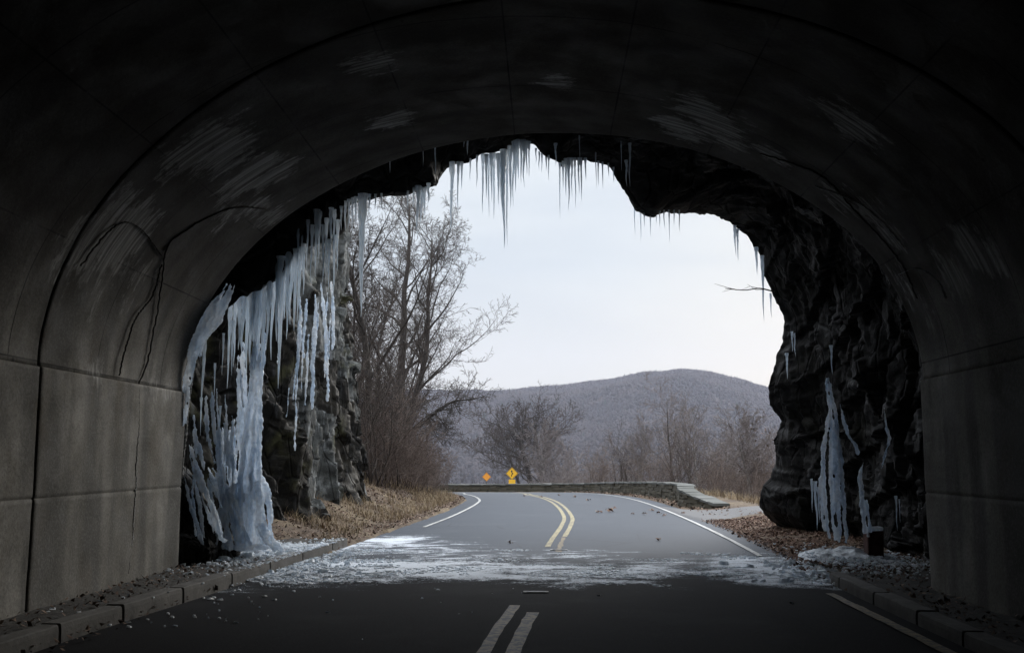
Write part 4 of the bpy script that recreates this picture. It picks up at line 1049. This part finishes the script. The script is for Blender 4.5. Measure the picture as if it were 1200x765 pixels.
# solid core so that no light shows between the stones
for i in range(0, len(Wd)-8, 6):
    k = i+3; h = wall_h(k*.05); ang = math.atan2(Tw[k][1], Tw[k][0]); zb = float(zroad(min(Wd[k][1], 58)))
    mbw.box((Wd[k][0], Wd[k][1], zb+(h-.25)/2-.06), (.33, .38, h+.1), Matrix.Rotation(ang, 3, 'Z'), .0, rg)
i = 0
while i < len(Wd)-16:
    n = rg.randint(9, 17) if i > 70 else rg.randint(7, 10); k = i+n//2; h = wall_h(k*.05); ang = math.atan2(Tw[k][1], Tw[k][0]); zb = float(zroad(min(Wd[k][1], 58)))
    sl = (wall_h((i+n)*.05)-wall_h(i*.05))/(n*.05)
    Mz = Matrix.Rotation(ang, 3, 'Z')@Matrix.Rotation(-math.atan(sl), 3, 'Y')
    mbc.box((Wd[k][0], Wd[k][1], zb+h+.035), (n*.05-.015, .58+rg.uniform(-.05, .05), .075), Mz, .014, rg)
    i += n
ow = mbw.build('stonework', M_stone, wall, bevel=.012); oc = mbc.build('coping', M_cap, wall, bevel=.012)
for o in (ow, oc): o.location = (-we[0], -we[1], 0)

# ------------------------------------------------------------------ road signs
M_sy = mat_simple('sign_yellow', [(.3, (.80, .44, .01)), (.7, (.85, .50, .02))], 4, .45, .05)
M_so = mat_simple('sign_orange', [(.3, (.78, .30, .02)), (.7, (.85, .36, .04))], 4, .45, .05)
M_blk = mat_simple('sign_black', [(.3, (.012, .012, .012)), (.7, (.02, .02, .02))], 4, .5, .05)
M_post = mat_simple('sign_post', [(.3, (.05, .045, .04)), (.7, (.10, .09, .08))], 6)
M_back = mat_simple('sign_back', [(.3, (.025, .022, .022)), (.7, (.05, .045, .045))], 5, .7, .1)
FACE = Matrix(((1, 0, 0, 0), (0, 0, -1, 0), (0, 1, 0, 0), (0, 0, 0, 1)))   # local xy -> world xz, extruding towards -Y (the viewer)
def rr(w, h, r, n=5):
    out = []
    for cx, cy, a0 in ((w-r, h-r, 0), (-w+r, h-r, 90), (-w+r, -h+r, 180), (w-r, -h+r, 270)):
        for i in range(n+1): a = R(a0+90*i/n); out.append((cx+r*math.cos(a), cy+r*math.sin(a)))
    return out
def diamond(s): 
    return [(p[0]*math.cos(R(45))-p[1]*math.sin(R(45)), p[0]*math.sin(R(45))+p[1]*math.cos(R(45))) for p in rr(s, s, s*.12)]
def road_sign(px, py, d, s, mat, label, curve, plaque):
    c = at(px, py, d); g = tz(c[0], d); e_ = empty('road_sign', (c[0], d, g), label, 'road sign')
    H = c[2]-g
    mb = MB(); mb.tube([(0, .05, -.4), (0, .05, H+.3)], [.05, .05], 8); mb.build('post', M_post, e_)
    mb = MB(); mb.prism(diamond(s), Matrix.Translation((0, 0, H))@FACE, .012); mb.build('panel', mat, e_)
    # black border
    D0, D1 = diamond(s*.95), diamond(s*.88); mb = MB(); n = len(D0)
    for p in D0+D1: mb.v.append(Vector((p[0], -.016, H+p[1])))
    for i in range(n): mb.f.append((i, (i+1) % n, n+(i+1) % n, n+i))
    if curve:
        P = [(-.06, -.62), (-.06, -.30), (.22, .02), (-.16, .28), (-.10, .45)]; w = .10*s
        Pc = catmull(np.array([(-.1, -.75), (-.1, -.42), (.0, -.22), (.2, -.05), (.12, .12), (-.08, .25), (-.06, .5)])*s*.9, 6)
        Tn = np.gradient(Pc, axis=0); Tn /= np.linalg.norm(Tn, axis=1)[:, None]; b = len(mb.v)
        for p, t_ in zip(Pc, Tn):
            for sg in (-1, 1): mb.v.append(Vector((p[0]-t_[1]*w*sg, -.016, H+p[1]+t_[0]*w*sg)))
        for i in range(len(Pc)-1): mb.f.append((b+2*i, b+2*i+1, b+2*i+3, b+2*i+2))
        b = len(mb.v); tip = Pc[-1]
        for p in ((-.26*s, 0), (.26*s, 0), (0, .34*s)): mb.v.append(Vector((tip[0]+p[0], -.0165, H+tip[1]+p[1])))
        mb.f.append((b, b+1, b+2))
    mb.build('symbol', M_blk, e_)
    if plaque:
        mb = MB(); mb.prism(rr(.33, .33, .05), Matrix.Translation((0, 0, H-s*1.414-.30))@FACE, .012); mb.build('plaque', mat, e_)
road_sign(600.0, 554.5, 100, .44, M_sy, 'yellow diamond curve sign with a square plaque beyond the stone wall', True, True)
road_sign(570.2, 558.5, 112, .36, M_so, 'plain orange diamond sign further off beyond the stone wall', False, False)
c = at(501, 553, 39); g = tz(c[0], 39)
e_ = empty('road_sign', (c[0], 39, g), 'dark sign seen from behind among the brush on the left bank', 'road sign')
mb = MB(); mb.box((0, 0, c[2]-g), (.66, .02, .28)); mb.build('panel', M_back, e_, bevel=.005)
mb = MB(); mb.tube([(0, -.03, -.3), (0, -.03, c[2]-g+.1)], [.03, .03], 8); mb.build('post', M_post, e_)

# ------------------------------------------------------------------ trees
def branch(rg, p, d, L, r, lev, cfg, out):
    n = cfg['seg'][lev]; pts = [p.copy()]; rad = [r]; dd = d.normalized()
    for i in range(n):
        t = (i+1)/n
        dd = (dd+Vector((rg.gauss(0, 1), rg.gauss(0, 1), rg.gauss(0, 1)))*cfg['wob'][lev]+Vector((0, 0, cfg['up'][lev]))).normalized()
        p = p+dd*(L/n); pts.append(p.copy()); rad.append(max(cfg['rmin'], r*(1-t*cfg['tap'][lev])))
    out.append((pts, rad, lev))
    if lev+1 >= len(cfg['seg']): return
    nb = cfg['nb'][lev]; nb = rg.randint(int(nb*.8), int(math.ceil(nb*1.2)))
    for b in range(nb):
        t = cfg['t0'][lev]+(1-cfg['t0'][lev])*((b+rg.random())/nb); t = min(.98, t); f = t*n; i = int(f); fr = f-i
        q = pts[i].lerp(pts[min(i+1, n)], fr); ax = (pts[min(i+1, n)]-pts[i]).normalized()
        s = ax.cross(Vector((rg.gauss(0, 1), rg.gauss(0, 1), rg.gauss(0, 1)))).normalized()
        a = R(rg.uniform(*cfg['ang'][lev])); nd = ax*math.cos(a)+s*math.sin(a)
        l2 = L*cfg['ls'][lev]*(1-.55*t if lev == 0 else 1-.4*t)*rg.uniform(.7, 1.25); r2 = rad[i]*cfg['rs'][lev]*rg.uniform(.7, 1)
        branch(rg, q, nd, l2, max(cfg['rmin'], r2), lev+1, cfg, out)
def tree_meshes(seed, cfg, stems):
    rg = random.Random(seed); out = []
    for (off_, d, L, r) in stems: branch(rg, Vector(off_), Vector(d), L, r, 0, cfg, out)
    tr_, cr_ = MB(), MB()
    for pts, rad, lev in out:
        (tr_ if lev <= cfg.get('tl', 0) else cr_).tube(pts, rad, 7 if lev == 0 else (5 if lev == 1 else 3), cap=lev == 0)
    return tr_, cr_
BIG = dict(seg=[9, 8, 6, 5, 4], wob=[.10, .16, .2, .22, .2], up=[.03, .07, .05, .03, .02], tap=[.85, .85, .85, .8, .7], nb=[15, 9, 7, 4], t0=[.25, .15, .15, .15], ang=[(18, 52), (22, 55), (25, 65), (25, 65)], ls=[.46, .46, .5, .5], rs=[.50, .5, .5, .6], rmin=.0055, tl=1)
MID = dict(seg=[9, 6, 5, 4], wob=[.09, .16, .2, .22], up=[.05, .06, .04, .02], tap=[.95, .85, .8, .7], nb=[16, 8, 5], t0=[.2, .2, .15], ang=[(25, 58), (25, 60), (25, 65)], ls=[.55, .5, .5], rs=[.55, .55, .6], rmin=.0085, tl=0)
SPR = dict(seg=[6, 9, 7, 5, 4], wob=[.12, .15, .2, .22, .2], up=[.05, .05, .05, .03, .02], tap=[.6, .85, .85, .8, .7], nb=[11, 9, 6, 3], t0=[.22, .15, .15, .15], ang=[(30, 78), (20, 50), (25, 60), (25, 65)], ls=[1.12, .5, .5, .5], rs=[.42, .5, .5, .6], rmin=.0045, tl=1)
BRU = dict(seg=[6, 5, 4], wob=[.16, .22, .25], up=[.03, .03, .02], tap=[.8, .8, .7], nb=[8, 5], t0=[.2, .2], ang=[(20, 55), (25, 65)], ls=[.5, .5], rs=[.55, .6], rmin=.0045, tl=-1)
def make_tree(name, loc, rot, sc, src, label, cat='tree', group=None, parts=('trunk', 'crown'), mats=None):
    e_ = empty(name, loc, label, cat, group); e_.rotation_euler = (0, 0, rot); e_.scale = (sc, sc, sc)
    for nm, me in zip(parts, src):
        if me is None: continue
        o = bpy.data.objects.new(nm, me); COL.objects.link(o); o.parent = e_
    return e_
def meshes(seed, cfg, stems, m1, m2):
    a, b = tree_meshes(seed, cfg, stems); res = []
    for mb, nm, mt in ((a, 'trunk', m1), (b, 'crown', m2)):
        if not mb.v: res.append(None); continue
        me = bpy.data.meshes.new(nm); me.from_pydata([tuple(v) for v in mb.v], [], mb.f); me.materials.append(mt)
        me.polygons.foreach_set('use_smooth', [True]*len(me.polygons)); res.append(me)
    return res
def gloc(px, d): c = at(px, 560, d); return (c[0], d, tz(c[0], d)-.1)
# the leaning giant whose lowest limb reaches over the road
tA = meshes(21, BIG, [((0, 0, 0), (.06, 0, 1), 12.0, .26), ((.25, .1, 0), (.10, .05, 1), 10.2, .19)], M_bark, M_twig)
gA = make_tree('bare_tree', gloc(456, 41), .2, 1.0, tA, 'tall bare grey tree leaning right, with the highest crown right of the cliff')
def limb(rg, P, r, cfg, out):
    Q = [Vector(p) for p in catmull(np.array(P), 5)]; rad = [max(.012, r*(1-.85*i/(len(Q)-1))) for i in range(len(Q))]; out.append((Q, rad, 0))
    for i in range(5, len(Q)-1, 1):
        for _ in range(2):
            s = Vector((rg.gauss(0, .6)+.4, rg.gauss(0, .6), rg.gauss(0, .8)-.05))
            branch(rg, Q[i], s, rg.uniform(.5, 1.7)*(1.1-.5*i/len(Q)), rad[i]*.5, 2, BIG, out)
# low limb, part of the leaning tree
o0 = np.array(gA.location); out = []
P = [at(484, 505, 41), at(500, 492, 40.6), at(515, 480, 40.2), at(532, 470, 40), at(550, 468, 39.8), at(568, 464, 39.6)]
limb(random.Random(4), [tuple(p-o0) for p in P], .085, BIG, out)
P = [at(500, 492, 40.6), at(506, 500, 40.3), at(512, 512, 40.2), at(520, 522, 40)]
limb(random.Random(5), [tuple(p-o0) for p in P], .04, BIG, out)
mb = MB()
for pts_, rad_, lev in out: mb.tube(pts_, rad_, 6 if lev == 0 else 3, cap=False)
lo_ = mb.build('limb', M_bark, gA, smooth=True); lo_.rotation_euler = (0, 0, -.2)
tB = meshes(5, BIG, [((0, 0, 0), (.05, 0, 1), 11.5, .17)], M_bark, M_twig)
tC = meshes(9, BIG, [((0, 0, 0), (.02, 0, 1), 10.0, .14), ((.3, .2, 0), (-.2, .1, 1), 8.5, .10)], M_bark, M_twig)
make_tree('bare_tree', gloc(436, 37), 1.0, 1.05, tB, 'bare tree close behind the right edge of the left cliff, upright trunk')
make_tree('bare_tree', gloc(418, 40), 2.2, 1.05, tC, 'bare forked tree half hidden by the left cliff')
make_tree('bare_tree', gloc(452, 47), 3.1, 1.0, tC, 'bare forked tree standing behind the leaning giant on the left bank')
make_tree('bare_tree', gloc(408, 52), 4.1, 1.15, tB, 'bare tree far back on the left bank behind the cliff')
make_tree('bare_tree', gloc(482, 52), 5.0, .82, tB, 'slender bare tree just right of the leaning giant')
# the spreading tree in the middle
tS = meshes(37, SPR, [((0, 0, 0), (-.05, 0, 1), 2.5, .11), ((.35, .1, 0), (.35, 0, 1), 2.4, .085), ((-.1, .1, 0), (-.5, 0, 1), 2.0, .06)], M_bark, M_twig)
c = at(624, 566, 124); make_tree('bare_tree', (c[0], 124, c[2]-2.2), .6, 3.7, tS, 'low wide-spreading bare tree beyond the stone wall near the signs')
# pale saplings on the right
tP = meshes(14, MID, [((0, 0, 0), (.03, 0, 1), 6.0, .12), ((.5, .2, 0), (.16, 0, 1), 5.0, .085), ((-.6, .1, 0), (-.25, 0, 1), 4.6, .075)], M_bark2, M_twig2)
tQ = meshes(15, MID, [((0, 0, 0), (-.12, 0, 1), 4.6, .085), ((.2, .1, 0), (.3, 0, 1), 4.2, .07), ((.1, -.1, 0), (.02, 0, 1), 3.8, .06)], M_bark2, M_twig2)
tU = meshes(16, MID, [((0, 0, 0), (.0, 0, 1), 6.4, .13)], M_bark, M_twig2)
def gl2(px, d, sink=.2): c = at(px, 560, d); return (c[0], d, tz(c[0], d)-sink)
def fit(px, ytop, d, h0):
    l = gl2(px, d); top = at(px, ytop, d)[2]; return l, (top-l[2])/h0
for px, yt, d, src, h0, rot, lab in ((790, 434, 56, tU, 6.4, .4, 'tallest slim bare tree rising behind the stone wall right of centre'), (752, 476, 50, tP, 6.0, 1.3, 'pale multi-stemmed sapling behind the middle of the stone wall'),
                              (818, 462, 52, tP, 6.0, 2.9, 'pale sapling behind the stepped right end of the stone wall'), (880, 470, 40, tQ, 4.6, .3, 'forked pale sapling next to the right rock flank'), (846, 500, 60, tU, 6.4, 2., 'slim bare tree between the stepped wall end and the forked sapling'),
                              (898, 496, 52, tU, 6.4, 4., 'slim bare tree half hidden behind the right rock flank'), (720, 500, 62, tU, 6.4, 5., 'slim bare tree between the spreading tree and the pale saplings')):
    h0 = max(max(v.co.z for v in me.vertices) for me in src if me); l, s = fit(px, yt, d, h0); make_tree('sapling', l, rot, s, src, lab)
# dead leaves still hanging on the forked sapling
l, s = fit(880, 478, 40, max(max(v.co.z for v in me.vertices) for me in tQ if me))
pts_ = np.array([at(880+rs.normal(6, 12), 525+rs.normal(0, 14), 40+rs.normal(0, .4)) for _ in range(60)])-np.array(l)
hl = leaves(pts_, .07, .13, 'hanging_leaves', M_leaf)
for o in bpy.data.objects:
    if o.get('label') == 'forked pale sapling next to the right rock flank': hl.parent = o; hl.scale = (1/s,)*3; hl.rotation_euler = (0, 0, -.3)
# more trees on the slope
k = 0
slope = []
for px, d, h in [(650, 90, 10), (668, 75, 9), (690, 85, 11), (705, 100, 12), (735, 80, 10), (770, 72, 9), (805, 85, 11), (830, 70, 8.5), (858, 75, 10), (875, 60, 8), (905, 70, 10), (640, 120, 13), (745, 110, 13), (785, 120, 13), (890, 100, 12), (720, 130, 14), (845, 125, 14), (680, 140, 15), (765, 150, 15), (815, 145, 15)]:
    l = gl2(px, d); src, h0 = ((tU, 6.4), (tP, 6.0), (tQ, 4.6))[k % 3]; k += 1; h0 *= 1.25
    make_tree('slope_tree', l, rs.uniform(0, 6.28), h/h0, src, 'bare grey tree on the wooded slope falling away beyond the stone wall', 'tree', 'trees on the slope beyond the wall')
# brush
bA = meshes(51, BRU, [((rs.normal(0, .35), rs.normal(0, .35), 0), (rs.normal(0, .3), rs.normal(0, .3), 1), rs.uniform(1.6, 3.0), .016) for _ in range(20)], None, M_red)
bB = meshes(52, BRU, [((rs.normal(0, .45), rs.normal(0, .35), 0), (rs.normal(0, .35), rs.normal(0, .3), 1), rs.uniform(1.2, 2.4), .014) for _ in range(22)], None, M_red)
bC = meshes(53, BRU, [((rs.normal(0, .35), rs.normal(0, .35), 0), (rs.normal(0, .2), rs.normal(0, .2), 1), rs.uniform(2, 4.2), .018) for _ in range(16)], None, M_twig)
for q, (px, d, sc, s_) in enumerate([(440, 33, 1.0, bA), (452, 34, 1.1, bB), (463, 35, 1.0, bA), (474, 36, .85, bB), (488, 37, .75, bA), (500, 38, .6, bB), (432, 33, 1.5, bC), (445, 36, 1.2, bC), (458, 38, 1.2, bC), (470, 40, 1.1, bA), (482, 41, .9, bC), (495, 43, .9, bA), (436, 36, 1.3, bA), (424, 35, 1.5, bC), (512, 45, .8, bB), (440, 44, 1.6, bC), (490, 48, 1.0, bB), (428, 40, 1.6, bA)]):
    make_tree('shrub', gloc(px, d), q*1.3, sc, [s_[1]], 'bare reddish brown shrub in the thicket on the left bank' if s_ is not bC else 'tall bare grey shrub in the thicket on the left bank', 'shrub', 'red-brown shrubs of the left thicket' if s_ is not bC else 'tall grey shrubs of the left thicket', parts=('branches',))
for q, (px, d, sc, s_) in enumerate([(770, 47, .9, bB), (800, 46, 1., bC), (835, 44, .9, bA), (862, 42, .8, bB), (893, 40, .9, bA), (905, 38, .8, bB), (850, 50, 1.0, bC), (735, 52, .9, bC), (878, 46, 1.0, bC), (700, 55, .9, bA)]):
    make_tree('shrub', gl2(px, d), q*1.9, sc, [s_[1]], 'bare twiggy shrub growing just behind the stone wall', 'shrub', 'shrubs behind the stone wall', parts=('branches',))
# twig on the right rock
P = [at(908, 342, 19.9), at(890, 338, 19.8), at(872, 340, 19.7), at(850, 338, 19.6)]
mb = MB(); out = []
Q = [Vector(p) for p in catmull(np.array(P), 5)]; mb.tube(Q, [.014*(1-.8*i/len(Q))+.003 for i in range(len(Q))], 5)
for i in range(3, len(Q)-1, 2): mb.tube([Q[i], Q[i]+Vector((-.18, .02, rs.uniform(-.06, .1))), Q[i]+Vector((-.36, 0, rs.uniform(-.05, .12)))], [.006, .005, .003], 3)
tag(mb.build('bare_twig', M_twig), 'thin bare twig sticking out from the right rock edge against the sky', 'twig')

# ------------------------------------------------------------------ far woods: thousands of small leafless trees
def woods(name, X, Y, H, mat, nb, wid, ever=False):
    Z = terrain(X, Y); n = len(X)
    for i in range(n):
        if Y[i] > 150: Z[i] += (9*noise.noise(Vector((X[i]/140, Y[i]/140, 0)))+4*noise.noise(Vector((X[i]/45, Y[i]/60, 3))))*smst(200, 500, Y[i])
    b = []
    base = np.stack([X, Y, Z-.5], -1)
    for k in range(nb):
        a = rs.uniform(0, 6.28, n); t0 = rs.uniform(0, .45, n) if k else np.zeros(n)
        sp = (rs.uniform(.12, .42, n) if k else rs.uniform(0, .05, n))
        p0 = base+np.stack([0*H, 0*H, H*t0], -1); l = H*(1-t0)*rs.uniform(.6, 1., n)
        p1 = p0+np.stack([np.cos(a)*l*sp, np.sin(a)*l*sp, l*np.sqrt(1-sp**2)], -1)
        w = wid*H*rs.uniform(.6, 1.3, n)*(1.6 if k == 0 else 1)
        s = np.stack([w, 0*w, 0*w], -1)
        b.append(np.stack([p0-s, p0+s, p1], 1))
    v = np.concatenate(b).reshape(-1, 3); f = np.arange(len(v)).reshape(-1, 3)
    return link_mesh(name, v, f, mat)
def crowns(name, X, Y, H, mat):
    """rounded, ragged leafless crowns, one per tree"""
    Z = terrain(X, Y); n = len(X)
    for i in range(n): Z[i] += (9*noise.noise(Vector((X[i]/140, Y[i]/140, 0)))+4*noise.noise(Vector((X[i]/45, Y[i]/60, 3))))*smst(200, 500, Y[i])
    K = 6; v = np.zeros((n, K*3+1, 3)); a0 = rs.uniform(0, 6.28, n)
    for lv, (rf, hf) in enumerate(((.22, -.05), (.46, .42), (.34, .74))):
        for k in range(K):
            a = a0+2*math.pi*(k+.5*lv)/K; r = H*rf*rs.uniform(.6, 1.3, n)
            v[:, lv*K+k] = np.stack([X+np.cos(a)*r, Y+np.sin(a)*r, Z+H*hf*rs.uniform(.85, 1.15, n)], -1)
    v[:, K*3] = np.stack([X+H*rs.uniform(-.1, .1, n), Y, Z+H*rs.uniform(.92, 1.1, n)], -1)
    f = []
    for lv in range(2):
        for k in range(K):
            a, b = lv*K+k, lv*K+(k+1) % K; f += [(a, b, b+K), (a, b+K, a+K)]
    for k in range(K): f.append((2*K+k, 2*K+(k+1) % K, 3*K))
    F = (np.arange(n)[:, None, None]*(K*3+1)+np.array(f)[None]).reshape(-1, 3)
    return link_mesh(name, v.reshape(-1, 3), F, mat)
M_w1 = mat_simple('far_wood_bark', [(.3, (.016, .0112, .0112)), (.5, (.029, .0200, .0190)), (.7, (.052, .036, .030))], .025, 1, 0)
M_w2 = mat_island('slope_wood_bark', [(0, (.03, .025, .023)), (.5, (.062, .05, .045)), (1, (.12, .10, .09))])
M_ev = mat_simple('evergreen', [(.3, (.018, .026, .020)), (.7, (.035, .046, .032))], .05, 1, 0)
def fan(n, y0, y1, s0=-.30, s1=.34):
    y = y0+(y1-y0)*rs.uniform(0, 1, n)**.8; s = rs.uniform(s0, s1, n); return s*y, y
x, y = fan(56000, 380, 1430); 
stuff(crowns('far_woods', x, y, rs.uniform(2.2, 5.0, len(x)), M_w1), 'leafless grey-purple woods covering the far hill', 'woods')
x, y = fan(34000, 380, 1425); stuff(woods('far_woods', x, y, rs.uniform(4, 8.5, len(x)), M_w1, 3, .022), 'bare tops and trunks of the far hill woods', 'woods')
x, y = fan(2600, 150, 400); stuff(woods('valley_woods', x, y, rs.uniform(9, 16, len(x)), M_w2, 16, .008), 'leafless brown woods on the near valley slope', 'woods')
x, y = fan(420, 1340, 1420, -.2, -.03); x2, y2 = fan(240, 800, 1300, -.15, .2)
x = np.r_[x, x2]; y = np.r_[y, y2]
def cones(X, Y, H):
    Z = terrain(X, Y); mb = MB()
    for a, b, c_, h in zip(X, Y, Z, H):
        c_ += (9*noise.noise(Vector((a/140, b/140, 0)))+4*noise.noise(Vector((a/45, b/60, 3))))
        i = len(mb.v); n = 6
        for k in range(n): mb.v.append(Vector((a+h*.2*math.cos(k)*random.uniform(.6, 1.2), b+h*.2*math.sin(k), c_+h*.1)))
        mb.v.append(Vector((a, b, c_+h)))
        for k in range(n): mb.f.append((i+k, i+(k+1) % n, i+n))
    return mb.build('far_evergreens', M_ev)
stuff(cones(x, y, rs.uniform(4, 7.5, len(x))), 'dark evergreens along the left skyline of the far hill', 'woods')

# ------------------------------------------------------------------ haze
def haze(dens):
    mb = MB(); mb.box((0, 960, 60), (3060, 2090, 300)); o = mb.build('haze', None)
    m, nt, b, out = newmat('haze'); nt.nodes.remove(b)
    v = nt.nodes.new('ShaderNodeVolumePrincipled'); v.inputs['Color'].default_value = (.78, .83, 1., 1); v.inputs['Density'].default_value = dens; v.inputs['Anisotropy'].default_value = .2
    nt.links.new(v.outputs[0], out.inputs['Volume']); o.data.materials.append(m); o['kind'] = 'stuff'; o['label'] = 'thin bluish winter haze over the valley'; o['category'] = 'haze'
haze(.00023)
